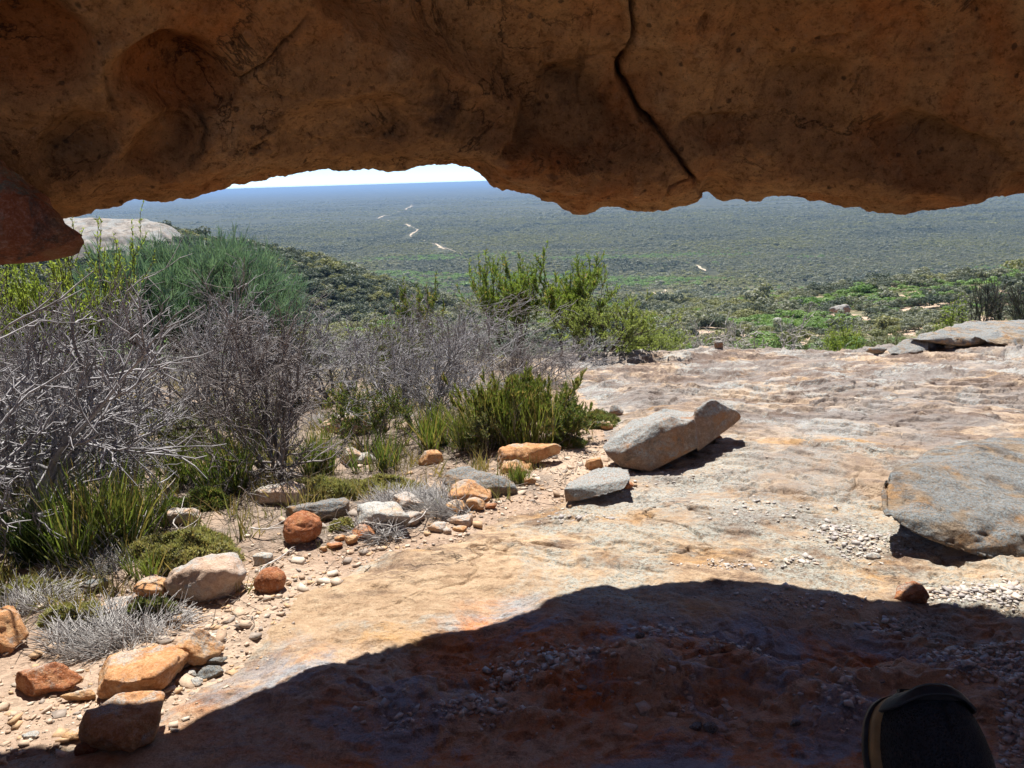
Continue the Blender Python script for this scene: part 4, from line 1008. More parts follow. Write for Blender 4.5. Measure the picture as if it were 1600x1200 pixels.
def cushion(seed, W, H, D, n=2600, leaf=(.028, .007), dead=.25):
    rng = np.random.default_rng(seed); a = rng.uniform(0, 6.28, n); r = np.sqrt(rng.uniform(0, 1, n))
    x, y = r*np.cos(a), r*np.sin(a); lump = .75+.35*fbm(x*2.3+seed, y*2.3, 0, 3, seed); rim = 1+.28*fbm(np.cos(a)*1.7+seed, np.sin(a)*1.7, 0, 3, seed+1)
    z = np.sqrt(np.clip(1-r**2, 0, 1))*lump; top = np.stack([x*rim*W/2, y*rim*D/2, z*H*.86], -1)
    root = top*np.array([.55, .55, 0.0]); Dv = nrmz(np.stack([x*.7, y*.7, .35+z], -1)); Dv = nrmz(Dv*np.array([1/W, 1/D, 1/max(H*2, .01)])*W)
    st = tubes((root, top, np.full(n, .0016), np.full(n, .0012)))
    sh = 10; pp = np.repeat(top, sh, 0)-np.repeat(Dv, sh, 0)*rng.uniform(0, .045, (n*sh, 1))
    lv = leaves(rng, pp, np.repeat(Dv, sh, 0), leaf[0], leaf[1], .75, .1)
    m = int(n*sh*dead); 
    return [st, lv]
def straw(seed, W, H, D, n=1700, L=.16, w=.0045):
    rng = np.random.default_rng(seed); a = rng.uniform(0, 6.28, n); r = np.sqrt(rng.uniform(0, 1, n)); x, y = r*np.cos(a), r*np.sin(a)
    P = np.stack([x*W/2*.85, y*D/2*.85, (1-r**2)*H*.6*rng.uniform(0, 1, n)], -1)
    fl = fbm(x*1.5, y*1.5, 0, 2, seed)*1.3; Dv = nrmz(np.stack([np.cos(a*.3+fl+.9)+.35*x, np.sin(a*.3+fl+.9)*.8+.35*y, rng.uniform(-.05, .42, n)], -1)+rng.normal(0, .42, (n, 3)))
    S, T = branch_system(rng, P, Dv, L*rng.uniform(.5, 1.2, n), np.full(n, w*.5)*rng.uniform(.6, 1.2, n), [dict(nseg=3, wob=.16, up=-.08, taper=.5)])
    V, Fc = tubes(S); V[:, 2] = np.maximum(V[:, 2], -.01)
    return [(V, Fc)]
def stick(seed, L, r=.007, twigs=3, wob=.12):
    rng = np.random.default_rng(seed)
    S, T = branch_system(rng, np.zeros((1, 3)), np.array([[1., 0, 0]]), np.array([L]), np.array([r]), [dict(nseg=7, wob=wob, up=0, child=twigs, spread=.45, lenf=.4, radf=.55, t0=.3), dict(nseg=4, wob=.15, up=0)])
    V, Fc = tubes(S, 6); V[:, 2] *= .5; V[:, 2] -= V[:, 2].min(); return [(V, Fc)]

def plant(name, parts, names, mats, loc, label, cat='shrub', group=None, rz=0.):
    if len(parts) == 1:
        o = put(name, mesh_np(name, *[parts[0][0], parts[0][1]]), M[mats[0]], loc=loc, label=label, cat=cat, group=group, smooth=False)
    else:
        o = empty(name, loc, label, cat, group)
        for p, nm, mt in zip(parts, names, mats): put(nm, mesh_np(nm, p[0], p[1]), M[mt], o, smooth=False)
    o.rotation_euler = (0, 0, rz)
    return o
def place(px, pb, ptop, wpx, Y=None):
    """base point, height and width (m) from photo pixels; Y = distance when the foot is hidden"""
    if Y is None:
        h = hit(px, pb)
    else:
        d = ray(px, 500); x = d[0]/d[1]*Y; h = np.array([x, Y, float(G(x, Y))])
        for _ in range(3):
            q = project(h); d = ray(px, q[1]); h = np.array([d[0]/d[1]*Y, Y, float(G(d[0]/d[1]*Y, Y))])
    H = at(px, ptop, h[1])[2]-h[2]
    return h, max(H, .05), wpx/F*(h@fwd)

DEAD = [  # px, pbase, ptop, width px, Y, seed, stems, dens, lean, mat, thick, label
 (15, 840, 398, 540, 4.35, 201, 13, 1.12, (.10, 0), 'dead', .020, 'largest grey leafless shrub, filling the left edge of the picture'),
 (150, 800, 440, 330, 5.1, 202, 9, 1.05, (.1, 0), 'dead', .015, 'grey leafless shrub between the largest one and the dark-stemmed one'),
 (432, 748, 480, 330, None, 203, 8, 1.12, (.0, 0), 'dead_brown', .019, 'dense brown-grey leafless shrub with dark stems standing behind the round red stone'),
 (305, 660, 450, 330, 7.0, 204, 10, 1.05, (.0, 0), 'dead', .015, 'grey leafless shrub just below the blue-green needle shrub'),
 (652, 655, 475, 330, 7.2, 205, 12, 1.05, (.05, 0), 'dead', .013, 'pale grey shrub of radiating stems above the bright green reed clump'),
 (760, 620, 478, 280, 8.4, 206, 9, 1.05, (.1, 0), 'dead_brown', .014, 'grey leafless shrub right behind the big green bush'),
 (530, 610, 478, 300, 9.0, 207, 9, 1.05, (0, 0), 'dead', .014, 'grey leafless shrub behind and between the dark-stemmed one and the radiating one'),
 (850, 585, 522, 190, 10.0, 208, 8, 1.0, (.2, 0), 'dead', .012, 'low grey leafless shrub at the left end of the bare slab crest'),
 (455, 600, 462, 240, 9.8, 209, 9, 1.05, (0, 0), 'dead', .013, 'grey leafless shrub at the right foot of the blue-green needle shrub'),
 (60, 700, 470, 300, 6.2, 210, 9, 1.0, (0, 0), 'dead', .014, 'grey leafless shrub at the foot of the yellow-green shrub'),
 (690, 560, 475, 260, 11.5, 211, 9, 1.0, (0, 0), 'dead', .013, 'farthest grey leafless shrub in the middle, below the twin green shrubs'),
]
for i, (px, pb, pt, wp, Y, sd, st, de, ln, mt, th, lb) in enumerate(DEAD):
    h, H, Wd = place(px, pb, pt, wp, Y)
    plant('dead_shrub', dead_shrub(sd, Wd, H, Wd*.8, st, de, ln, thick=th, tip=.0016 if h[1] < 6 else .0022), None, [mt], h, lb)
h, H, Wd = place(722, 640, 430, 80, 7.4)
plant('dead_shrub', dead_shrub(231, Wd, H, Wd, 2, .75, (0, 0), .35, .012, .002), None, ['dead_brown'], h, 'single tall thin dead stem rising above the grey shrubs in the middle')
for px, pt, wp, Y, sd, lb in ((1105, 508, 130, 17.0, 241, 'leftmost of three bleached dead shrubs beyond the slab crest'), (1185, 500, 150, 18.5, 242, 'tallest of three bleached dead shrubs beyond the slab crest, wide crooked limbs'), (1265, 520, 100, 17.5, 243, 'rightmost of three bleached dead shrubs beyond the slab crest, beside the bright green bush'), (1010, 512, 110, 16.5, 244, 'bleached dead twigs beyond the slab crest beside the low green bush')):
    h, H, Wd = place(px, 560, pt, wp, Y)
    plant('dead_shrub', dead_shrub(sd, Wd, H, Wd, 6, .78, (0, 0), .75, .022, .006), None, ['dead_pale'], h, lb)

h, H, Wd = place(100, 700, 372, 230, 6.9)
plant('shrub', leafy(251, Wd, H, Wd*.8, 15, 1.0, (.038, .013), 8, .35, .38, .3, .6, tl=(.05, .5)), ['branches', 'leaves'], ['bark', 'lf_yellow'], h, 'tall yellow-green leafy shrub behind the largest grey shrub at the left')
h, H, Wd = place(335, 620, 380, 350, 9.5)
plant('shrub', bush(252, Wd, H, Wd*.7, 190, (.19, .0085), 120, .62, low=.3, rad=.085, thick=.022, lup=1.0, ljit=.5), ['branches', 'needles'], ['dead_brown', 'lf_needle'], h, 'blue-green needle-leaved shrub standing above the grey shrubs at left')
h, H, Wd = place(225, 620, 408, 190, 8.6)
plant('shrub', bush(259, Wd, H, Wd*.8, 90, (.18, .0085), 110, .62, low=.3, rad=.11, thick=.018, lup=1.0, ljit=.5), ['branches', 'needles'], ['dead_brown', 'lf_needle'], h, 'smaller blue-green needle shrub between the yellow-green one and the large needle shrub')
GREEN = [  # px, pb, ptop, wpx, Y, seed, stems, dens, leaf, per, mat, label
 (806, 560, 410, 110, 14.0, 261, 7, 1.0, (.085, .017), 8, 'lf_green', 'left one of twin upright green shrubs above the grey shrubs in the middle'),
 (886, 560, 404, 115, 13.6, 262, 7, 1.0, (.085, .017), 8, 'lf_green', 'right one of twin upright green shrubs above the grey shrubs, the taller'),
 (645, 560, 452, 80, 13.0, 263, 6, 1.0, (.07, .016), 7, 'lf_mid', 'small green shrub tip left of the twin upright green shrubs'),
 (938, 566, 466, 175, 12.6, 264, 12, 1.0, (.045, .013), 7, 'lf_light', 'rounded light green bush at the left end of the slab crest'),
 (1015, 566, 520, 120, 15.4, 265, 9, 1.0, (.05, .013), 7, 'lf_light', 'low light green bush beyond the slab crest, right of the larger rounded one'),
 (1306, 556, 500, 84, 19, 266, 10, 1.0, (.07, .028), 9, 'lf_yellow', 'bright lime-green bush beyond the slab crest'),
 (1378, 552, 508, 105, 18.4, 267, 11, 1.0, (.05, .018), 9, 'lf_greygreen', 'rounded grey-green bush right beside the bright lime-green one'),
 (1465, 520, 464, 70, 27, 268, 5, 1.0, (.12, .045), 7, 'lf_yellow', 'small yellow-green tree left of the dark thin tree behind the ledge boulder'),
 (1225, 560, 520, 110, 20, 269, 9, 1.0, (.07, .025), 8, 'lf_dark', 'low dark green bush just beyond the slab crest behind bleached twigs'),
 (1535, 520, 432, 130, 29, 270, 3, 1.1, (.16, .022), 7, 'lf_grove', 'dark thin tree with forked trunk behind the ledge boulder'),
 (1612, 520, 396, 150, 25, 271, 4, 1.15, (.15, .022), 8, 'lf_grove', 'dark tall tree cut off by the right edge behind the ledge boulder'),
]
BUSH = {935: dict(n=240, leaf=(.05, .017), per=75, low=.06, rad=.10), 1015: dict(n=130, leaf=(.05, .017), per=60, low=.06, rad=.13), 1306: dict(n=90, leaf=(.05, .022), per=60, low=.15), 1378: dict(n=120, leaf=(.045, .02), per=50, low=.1, rad=.12),
 1225: dict(n=80, leaf=(.06, .025), per=50), 1465: dict(n=34, leaf=(.09, .036), per=60, cz=.66, low=.4, rad=.17, thick=.035), 1535: dict(n=80, leaf=(.15, .016), per=60, cz=.66, low=.35, rad=.16, thick=.075, forks=4), 1612: dict(n=110, leaf=(.15, .018), per=70, cz=.62, low=.3, rad=.15, thick=.085, forks=4)}
for px, pb, pt, wp, Y, sd, st, de, lf, per, mt, lb in GREEN:
    h, H, Wd = place(px, pb, pt, wp, Y)
    big = Y > 24
    if px in BUSH: parts = bush(sd, Wd, H, Wd*.9, **BUSH[px])
    else: parts = leafy(sd, Wd, H, Wd, st, de, lf, per, .3 if not big else .02, .5 if not big else .8, .25 if not big else 0., .6, thick=.012 if not big else .07, tl=(.1, .7) if not big else (.35, 1.0))
    plant('tree' if big else 'shrub', parts, ['trunk' if big else 'branches', 'crown' if big else 'leaves'], ['bark', mt], h, lb, 'tree' if big else 'shrub')
# broom-like green bush and its neighbours by the tilted boulder
h, H, Wd = place(815, 694, 588, 190, None)
rb = reeds(285, Wd*1.05, H*.92, Wd*.62, 900, .0085, .3, 14, .2)
p1 = leafy(281, Wd, H, Wd*.6, 24, .8, (.05, .008), 10, .55, .22, .5, .28, thick=.005, tl=(.05, .75))
p1[0] = merge(p1[0], rb[0]); p1[1] = merge(p1[1], rb[1])
plant('shrub', p1, ['dry_stems', 'leaves'], ['dead_brown', 'lf_reed'], h, 'big broom-like green bush behind the long rounded tan stone')
h, H, Wd = place(890, 692, 618, 110, None)
plant('shrub', leafy(282, Wd, H, Wd*.8, 12, .95, (.022, .007), 6, .2, .55), ['branches', 'leaves'], ['dead_brown', 'lf_mid'], h, 'fine-leaved dark green bush between the broom-like bush and the cushion shrub')
h, H, Wd = place(765, 705, 640, 90, None)
plant('shrub', leafy(283, Wd, H, Wd*.8, 11, .9, (.02, .006), 5, .2, .6), ['branches', 'leaves'], ['dead_brown', 'lf_olive'], h, 'small dry brownish shrub at the left foot of the broom-like green bush')
for px, pb, pt, wp, Y, sd, mt, lb in (
  (255, 760, 640, 150, None, 351, 'lf_olive', 'small olive leafy shrub growing through the twigs between the two largest dead shrubs'),
  (575, 700, 610, 120, None, 352, 'lf_mid', 'small green leafy shrub at the left foot of the radiating pale shrub'),
  (380, 720, 610, 130, None, 353, 'lf_olive', 'olive leafy shrub growing into the left side of the dark-stemmed shrub'),
  (60, 820, 660, 170, 4.9, 354, 'lf_olive', 'olive leafy shrub inside the largest grey shrub at the left edge'),
  (620, 600, 500, 130, 9.6, 355, 'lf_mid', 'green leafy shrub among the grey shrubs left of the single tall dead stem'),
  (470, 600, 500, 120, 9.2, 356, 'lf_olive', 'olive leafy shrub among the grey shrubs behind the dark-stemmed one')):
    h, H, Wd = place(px, pb, pt, wp, Y)
    plant('shrub', leafy(sd, Wd, H, Wd*.8, 10, .95, (.026, .007), 5, .3, .5), ['branches', 'leaves'], ['dead_brown', mt], h, lb)
for px, pb, pt, wp, sd, n, w, mt, lb in (
  (688, 702, 632, 105, 291, 300, .013, 'lf_reed', 'bright green reed clump above the brick-shaped reddish stone'),
  (150, 880, 735, 170, 292, 420, .011, 'lf_reed', 'tall green reed clump under the largest grey shrub at left'),
  (60, 880, 770, 130, 293, 300, .010, 'lf_dark', 'dark green reed clump at the left picture edge under the largest grey shrub'),
  (215, 830, 720, 120, 294, 160, .010, 'lf_reed', 'sparse thin reeds right of the tall green reed clump'),
  (352, 770, 672, 105, 295, 320, .010, 'lf_mid', 'green reed clump left of the dark-stemmed grey shrub'),
  (500, 742, 665, 85, 296, 300, .010, 'lf_mid', 'green reed clump right of the dark-stemmed grey shrub'),
  (595, 735, 668, 100, 297, 150, .008, 'lf_mid', 'thin sparse reeds left of the bright green reed clump'),
  (808, 757, 722, 46, 298, 130, .008, 'lf_reed', 'little green grass tuft in the gravel by the long rounded stone'),
  (728, 702, 648, 60, 299, 120, .008, 'lf_olive', 'sparse olive reeds between the bright reed clump and the dry brownish shrub'),
  (290, 760, 690, 100, 300, 120, .008, 'lf_yellow', 'sparse yellowish reeds above the ferny green plant'),
  (240, 905, 850, 60, 301, 90, .007, 'lf_reed', 'few green blades behind the yellowish rounded stone'),
  (605, 640, 560, 120, 302, 260, .010, 'lf_olive', 'olive reeds at the foot of the radiating pale shrub'),
  (445, 700, 640, 200, 303, 220, .009, 'lf_olive', 'olive reeds behind the dark-stemmed grey shrub'),
  (540, 780, 742, 60, 304, 70, .006, 'lf_olive', 'few olive blades above the flat lichen-grey slab')):
    h, H, Wd = place(px, pb, pt, wp, None)
    plant('reed_clump', reeds(sd, Wd, H, Wd*.7, n, w), ['dry_blades', 'blades'], ['straw', mt], h, lb, 'grass clump')
for px, pb, pt, wp, sd, n, lf, mt, dk, lb in (
  (282, 893, 815, 185, 311, 2600, (.026, .008), 'lf_cushion', .6, 'largest olive cushion shrub, above the elongated tan boulder'),
  (505, 785, 722, 150, 312, 2200, (.028, .008), 'lf_cushion', .6, 'olive cushion shrub above the flat lichen-grey slab'),
  (590, 770, 738, 130, 313, 1500, (.026, .008), 'lf_cushion', .5, 'low olive cushion shrub along the top of the straw mat'),
  (925, 672, 622, 90, 314, 1500, (.034, .010), 'lf_olive', .8, 'green cushion shrub right of the broom-like bush, near the tilted boulder'),
  (40, 945, 893, 130, 315, 1700, (.022, .007), 'lf_cushion', .6, 'grey-green cushion shrub at the left edge above the orange slab'),
  (105, 985, 930, 120, 316, 1500, (.022, .007), 'lf_cushion', .5, 'olive cushion shrub right beside the orange slab at the left edge'),
  (225, 975, 930, 80, 317, 1000, (.022, .007), 'lf_olive', .6, 'small green cushion shrub below the yellowish rounded stone'),
  (318, 800, 752, 70, 318, 900, (.028, .006), 'lf_mid', .7, 'right half of a ferny dark green plant above the pinkish rounded rock'),
  (262, 806, 770, 62, 319, 900, (.028, .006), 'lf_mid', .7, 'left half of a ferny dark green plant with a dead stick across it'),
  (535, 832, 806, 44, 320, 420, (.022, .007), 'lf_cushion', .6, 'small olive cushion right behind the ball-shaped stone'),
  (880, 700, 668, 70, 321, 700, (.024, .006), 'lf_mid', .7, 'low fine green cushion at the right end of the long rounded stone')):
    h, H, Wd = place(px, pb, pt, wp, None)
    Dp = Wd*dk; H = max(H-Dp*.30, Wd*.18)
    h = h+np.array([0, Dp*.45, 0]); h[2] = float(G(h[0], h[1]))
    plant('cushion_shrub', cushion(sd, Wd, H, Dp, n, lf), ['stems', 'leaves'], ['dead', mt], h, lb)
for px, pb, pt, wp, sd, n, mt, lb in (
  (150, 1030, 955, 240, 331, 2300, 'straw', 'large mat of grey dead stalks below the olive cushions at lower left'),
  (640, 805, 745, 165, 332, 1500, 'straw', 'mat of grey dead stalks between the flat pale slab and the sandstone block'),
  (700, 812, 770, 90, 333, 700, 'straw', 'smaller mat of grey dead stalks behind the two flat pinkish stones'),
  (30, 965, 925, 150, 334, 900, 'straw', 'mat of grey dead stalks above the orange slab at the left edge'),
  (140, 905, 870, 200, 335, 900, 'straw', 'dark litter of grey stalks at the foot of the tall green reed clump'),
  (330, 780, 740, 200, 336, 700, 'dead_brown', 'brown litter of dead twigs left of the dark-stemmed shrub'),
  (590, 850, 820, 90, 337, 300, 'straw', 'thin dead stalks below the flat pale grey slab'),
  (560, 665, 630, 200, 338, 700, 'straw', 'grey dead twigs lying across the low pinkish hump')):
    h, H, Wd = place(px, pb, pt, wp, None); Dp = H*2.0 if H*2.0 < Wd else Wd
    h = h+np.array([0, Dp*.4, 0]); h[2] = float(G(h[0], h[1]))
    plant('straw_mat', straw(sd, Wd, .07 if Wd > .4 else .045, Dp, n, .14, .0055), None, [mt], h, lb, 'dry plant')
STK = [((395, 838), (452, 842), .008, 341, 'pale dead stick lying left of the ball-shaped red stone'),
 ((500, 812), (585, 832), .009, 342, 'pale dead stick behind the rust-red angular stone'),
 ((235, 822), (285, 762), .007, 343, 'bleached stick leaning across the ferny dark green plant'),
 ((268, 893), (312, 832), .006, 344, 'bleached forked twig lying on the largest olive cushion shrub'),
 ((405, 900), (432, 868), .008, 345, 'grey stick behind the smooth orange-red rounded stone'),
 ((286, 698), (300, 672), .02, 346, 'thick bleached log end under the grey shrubs at left'),
 ((380, 838), (392, 805), .005, 347, 'thin dark twig standing beside the pinkish rounded rock'),
 ((640, 838), (720, 800), .004, 348, 'thin grey twig in front of the pale pink stone')]
for (a, b), (c, d), r_, sd, lb in STK:
    p, q = hit(a, b), hit(c, d); L = np.linalg.norm((q-p)[:2])
    if L > 1.0: q = p+(q-p)*(.75/L); q[2] = float(G(q[0], q[1])); L = np.linalg.norm((q-p)[:2])
    o = plant('stick', stick(sd, L, r_), None, ['dead_pale'], p+np.array([0, 0, .012 if sd not in (343, 344) else .10]), lb, 'stick')
    o.rotation_euler = (0, -math.atan2(q[2]-p[2], L), math.atan2(q[1]-p[1], q[0]-p[0]))

# fallen twigs, dry leaves and low weeds under the shrubs (uncountable)
def under(n, y0, y1, seed, dmin):
    rng = np.random.default_rng(seed); y = rng.uniform(y0, y1, n); x = rng.uniform(-1, 1, n)*(.4+.78*y); d = slab_mask(x, y)
    k = (-d > dmin+.3*rng.normal(0, 1, n)) & (rng.uniform(0, 1, n) < .35+.65*(fbm(x*1.3, y*1.3, 0, 3, seed) > -.1)); x, y = x[k], y[k]
    return np.stack([x, y, G(x, y)], -1), rng
Pt, rng = under(16000, 2.9, 12, 701, .45); n = len(Pt); a = rng.uniform(0, 6.28, n)
S, T = branch_system(rng, Pt+np.array([0, 0, .006]), nrmz(np.stack([np.cos(a), np.sin(a), rng.uniform(0, .5, n)], -1)), rng.uniform(.04, .20, n), rng.uniform(.0015, .0035, n), [dict(nseg=3, wob=.25, up=-.08)])
put('twig_litter', mesh_np('twig_litter', *tubes(S)), M['litter'], kind='stuff', label='fallen twigs and dry leaves under the shrubs', smooth=False)
Pt, rng = under(2600, 3.2, 12.5, 702, .7); n = len(Pt); m = 14; a = rng.uniform(0, 6.28, n*m); hh = np.repeat(rng.uniform(.06, .26, n), m)
Pq = np.repeat(Pt, m, 0)+np.concatenate([rng.normal(0, .035, (n*m, 2)), np.full((n*m, 1), -.01)], 1); t_ = rng.uniform(0, .8, n*m)
bl = blades(rng, Pq, nrmz(np.stack([np.cos(a)*t_, np.sin(a)*t_, np.ones(n*m)], -1)), 1.0, .04, 3, .4)
Vb = bl[0].reshape(n*m, 8, 3); Vb = Pq[:, None]+(Vb-Pq[:, None])*np.stack([hh, hh, hh], -1)[:, None]*np.array([1, 1, 1]); wfix = None
me = mesh_np('undergrowth', Vb.reshape(-1, 3), bl[1]); put('undergrowth_grass', me, M['lf_under'], kind='stuff', label='sparse low grass and weeds among the shrubs', smooth=False)

# ------------------------------------------------------------------ scrub on slopes and plain (uncountable)
def clump(seed, n, leafs, H=1.0, kind='round'):
    rng = np.random.default_rng(seed); k = 7
    c = rng.normal(0, .30, (k, 3))*np.array([1, 1, .45])+np.array([0, 0, .62]); rad = rng.uniform(.22, .40, k)
    i = rng.integers(0, k, n); d = nrmz(rng.normal(0, 1, (n, 3))); d[:, 2] = np.where(d[:, 2] < -.3, -d[:, 2], d[:, 2])
    P = c[i]+d*rad[i][:, None]*rng.uniform(.7, 1.05, (n, 1))*np.array([1, 1, .8])
    P[:, 2] = np.maximum(P[:, 2], .05)
    nn = nrmz(d+rng.normal(0, .5, (n, 3))); a = nrmz(np.cross(nn, rng.normal(0, 1, (n, 3)))); b = np.cross(nn, a); s = (leafs*rng.uniform(.6, 1.3, n))[:, None]
    V = np.stack([P-a*s-b*s*.6, P+a*s-b*s*.6, P+a*s*.5+b*s, P-a*s*.5+b*s], 1).reshape(-1, 3); Fc = (np.arange(n)*4)[:, None]+np.array([[0, 1, 2, 3]])
    return V*np.array([1, 1, H]), Fc
def protos(tag, n, leafs, mats):
    out = []
    for j, (mt, H) in enumerate(mats):
        V, Fc = clump(400+j*13+n, n, leafs, H); me = mesh_np(tag, V, Fc); me.materials.append(M[mt]); out.append(bpy.data.objects.new(tag, me))
    return out
def scatter(name, P, scl, idx, tint, pro, label, seed):
    rng = np.random.default_rng(seed); me = bpy.data.meshes.new(name); n = len(P)
    me.vertices.add(n); me.vertices.foreach_set('co', P.astype(np.float32).ravel()); me.update()
    rot = np.zeros((n, 3)); rot[:, 2] = rng.uniform(0, 6.28, n)
    set_attr(me, 'rot', rot, 'FLOAT_VECTOR'); set_attr(me, 'scl', scl, 'FLOAT_VECTOR'); set_attr(me, 'idx', idx, 'INT'); set_attr(me, 'tint', tint)
    o = put(name, me, [], kind='stuff', label=label, smooth=False)
    g = bpy.data.node_groups.new(name, 'GeometryNodeTree'); g.interface.new_socket('Geometry', in_out='INPUT', socket_type='NodeSocketGeometry'); g.interface.new_socket('Geometry', in_out='OUTPUT', socket_type='NodeSocketGeometry')
    N = g.nodes.new; gi, go = N('NodeGroupInput'), N('NodeGroupOutput'); iop = N('GeometryNodeInstanceOnPoints'); jn = N('GeometryNodeGeometryToInstance')
    for p in reversed(pro):
        oi = N('GeometryNodeObjectInfo'); oi.inputs['Object'].default_value = p; oi.inputs['As Instance'].default_value = False
        g.links.new(oi.outputs['Geometry'], jn.inputs[0])
    def na(nm, t):
        a = N('GeometryNodeInputNamedAttribute'); a.data_type = t; a.inputs['Name'].default_value = nm; return a.outputs[0]
    iop.inputs['Pick Instance'].default_value = True
    g.links.new(gi.outputs[0], iop.inputs['Points']); g.links.new(jn.outputs[0], iop.inputs['Instance']); g.links.new(na('idx', 'INT'), iop.inputs['Instance Index'])
    e2r = N('FunctionNodeEulerToRotation'); g.links.new(na('rot', 'FLOAT_VECTOR'), e2r.inputs[0])
    g.links.new(e2r.outputs[0], iop.inputs['Rotation']); g.links.new(na('scl', 'FLOAT_VECTOR'), iop.inputs['Scale']); g.links.new(iop.outputs[0], go.inputs[0])
    md = o.modifiers.new('scrub', 'NODES'); md.node_group = g
    return o
TRK = [[(588, 341), (597, 338), (602, 336)], [(633, 328), (638, 325), (646, 321)], [(634, 350), (640, 354)], [(640, 369), (645, 364), (650, 362), (653, 358)], [(680, 380), (686, 384), (692, 388), (698, 389)],
       [(1088, 414), (1096, 420), (1102, 424)], [(1030, 474), (1036, 466), (1040, 462)], [(1018, 468), (1024, 471)], [(300, 318), (360, 314)]]
def plain_pt(px, py): 
    d = ray(px, py); t = -109.0/d[2]; return d*t
TRK.append([(646, 316), (640, 324), (612, 334), (590, 341), (618, 347), (638, 352), (652, 359), (641, 369), (664, 376), (690, 385), (722, 396)])
TW = [np.array([plain_pt(*q) for q in s]) for s in TRK]
def track_clear(x, y):
    c = np.zeros(x.shape, bool)
    for s in TW[:8]+TW[9:]:
        for a, b in zip(s[:-1], s[1:]):
            ab = b-a; t = np.clip(((x-a[0])*ab[0]+(y-a[1])*ab[1])/(ab[0]**2+ab[1]**2), 0, 1)
            dx, dy = x-a[0]-t*ab[0], y-a[1]-t*ab[1]; wd = (5+np.hypot(a[0], a[1])*.0035) if len(s) < 6 else 1.5
            c |= (np.abs(dx+dy*-a[0]/a[1]*-1*0) < wd) & (dy < wd*.8) & (dy > -np.hypot(a[0], a[1])*.055)
    return c
def scatter_area(r0, r1, n, seed, power=1.0):
    rng = np.random.default_rng(seed); u = rng.uniform(0, 1, n); r = (r0**(2/power)+(r1**(2/power)-r0**(2/power))*u)**(power/2); a = rng.uniform(R(-38.5), R(38.5), n)
    return r*np.sin(a), r*np.cos(a), rng
MT = [('scrub_grey', .9), ('scrub_olive', .85), ('scrub_dark', .9), ('scrub_bright', .7), ('scrub_grey', 1.1)]
NEAR, FAR = protos('scrub_bush', 520, .052, MT), protos('scrub_tree', 130, .105, MT)
def kinds(x, y, rng, sc):
    n = len(x); w = fbm(x/sc, y/sc, 0, 3, 91)+rng.normal(0, .35, n); b = fbm(x/(sc*1.3)+40, y/(sc*.6), 0, 3, 92)+rng.normal(0, .25, n)
    i = np.where(w > .35, 1, np.where(w < -.45, 2, 0)); i = np.where(b > .55, 3, i); i = np.where((i == 0) & (rng.uniform(0, 1, n) < .4), 4, i)
    return i
# left spur and right-hand slope: single bushes 1-3 m across, seen from above
x, y, rng = scatter_area(24, 430, 80000, 501, 1.25)
z = G(x, y, False); rl = ridge_left(x, y) > z-.8
dome = ((x+100)/20)**2+((y-192)/14)**2 + .5*fbm(x/7, y/7, 0, 3, 98)
bare = np.clip(sstep(25, 40, y)*(1-sstep(150, 230, np.hypot(x, y)))*sstep(5, 25, x), 0, 1)*(fbm(x/11, y/11, 0, 3, 93) > .36)
k = (rng.uniform(0, 1, len(x)) > bare*.93) & (((dome > 1.0) | (rng.uniform(0, 1, len(x)) < .10)))
x, y, z, rl = x[k], y[k], z[k], rl[k]; r = np.hypot(x, y)
s = np.exp(rng.normal(.22, .36, len(x)))*(1+.5*sstep(120, 400, r))*np.where(rl, 1.25, 1.0); s = s*np.clip(.45+r/120, .5, 1)
ii = kinds(x, y, rng, 28); ii = np.where(rl & (rng.uniform(0, 1, len(x)) < .72), 2, ii); ii = np.where((ii == 3) & rl, 1, ii)
scatter('scrub_vegetation', np.stack([x, y, z-.1*s], -1), np.stack([s, s, s*rng.uniform(.7, 1.05, len(s))], -1), ii, rng.uniform(0, 1, len(s)), NEAR, 'grey-green and olive scrub covering the slopes below the slab', 502)
# mallee on the foot slopes and the plain
x, y, rng = scatter_area(400, 2700, 190000, 511, 1.42)
k = ~track_clear(x, y) & (rng.uniform(0, 1, len(x)) > .9*sstep(1700, 2700, np.hypot(x, y))); x, y = x[k], y[k]; z = G(x, y, False); r = np.hypot(x, y)
s = np.exp(rng.normal(1.02, .34, len(x)))*(1+.35*sstep(900, 2500, r)); s = s*(1-.25*sstep(900, 1100, r)*(fbm(x/150, y/150, 0, 2, 95) > 0))
ii = kinds(x, y, rng, 110); ii = np.where((ii == 3) & (r > 1250), 1, ii)
scatter('mallee_woods', np.stack([x, y, z-.1], -1), np.stack([s, s, s*rng.uniform(.55, .85, len(s))], -1), ii, rng.uniform(0, 1, len(s)), FAR, 'low grey-green mallee woodland spreading over the plain', 512)

x, y, rng = scatter_area(1800, 7000, 90000, 521, 1.5)
k = rng.uniform(0, 1, len(x)) < sstep(1750, 2700, np.hypot(x, y))*(1-.85*sstep(4000, 7000, np.hypot(x, y)))*(fbm(x/420, y/160, 0, 3, 99) > -.25); x, y = x[k], y[k]; z = G(x, y, False)
s = np.exp(rng.normal(1.75, .35, len(x))); ii = kinds(x, y, rng, 300); ii = np.where(ii == 3, 1, ii)
scatter('mallee_woods', np.stack([x, y, z-.5], -1), np.stack([s, s, s*rng.uniform(.35, .6, len(s))], -1), ii, rng.uniform(0, 1, len(s)), FAR, 'farthest blue-grey scrub towards the horizon', 522)

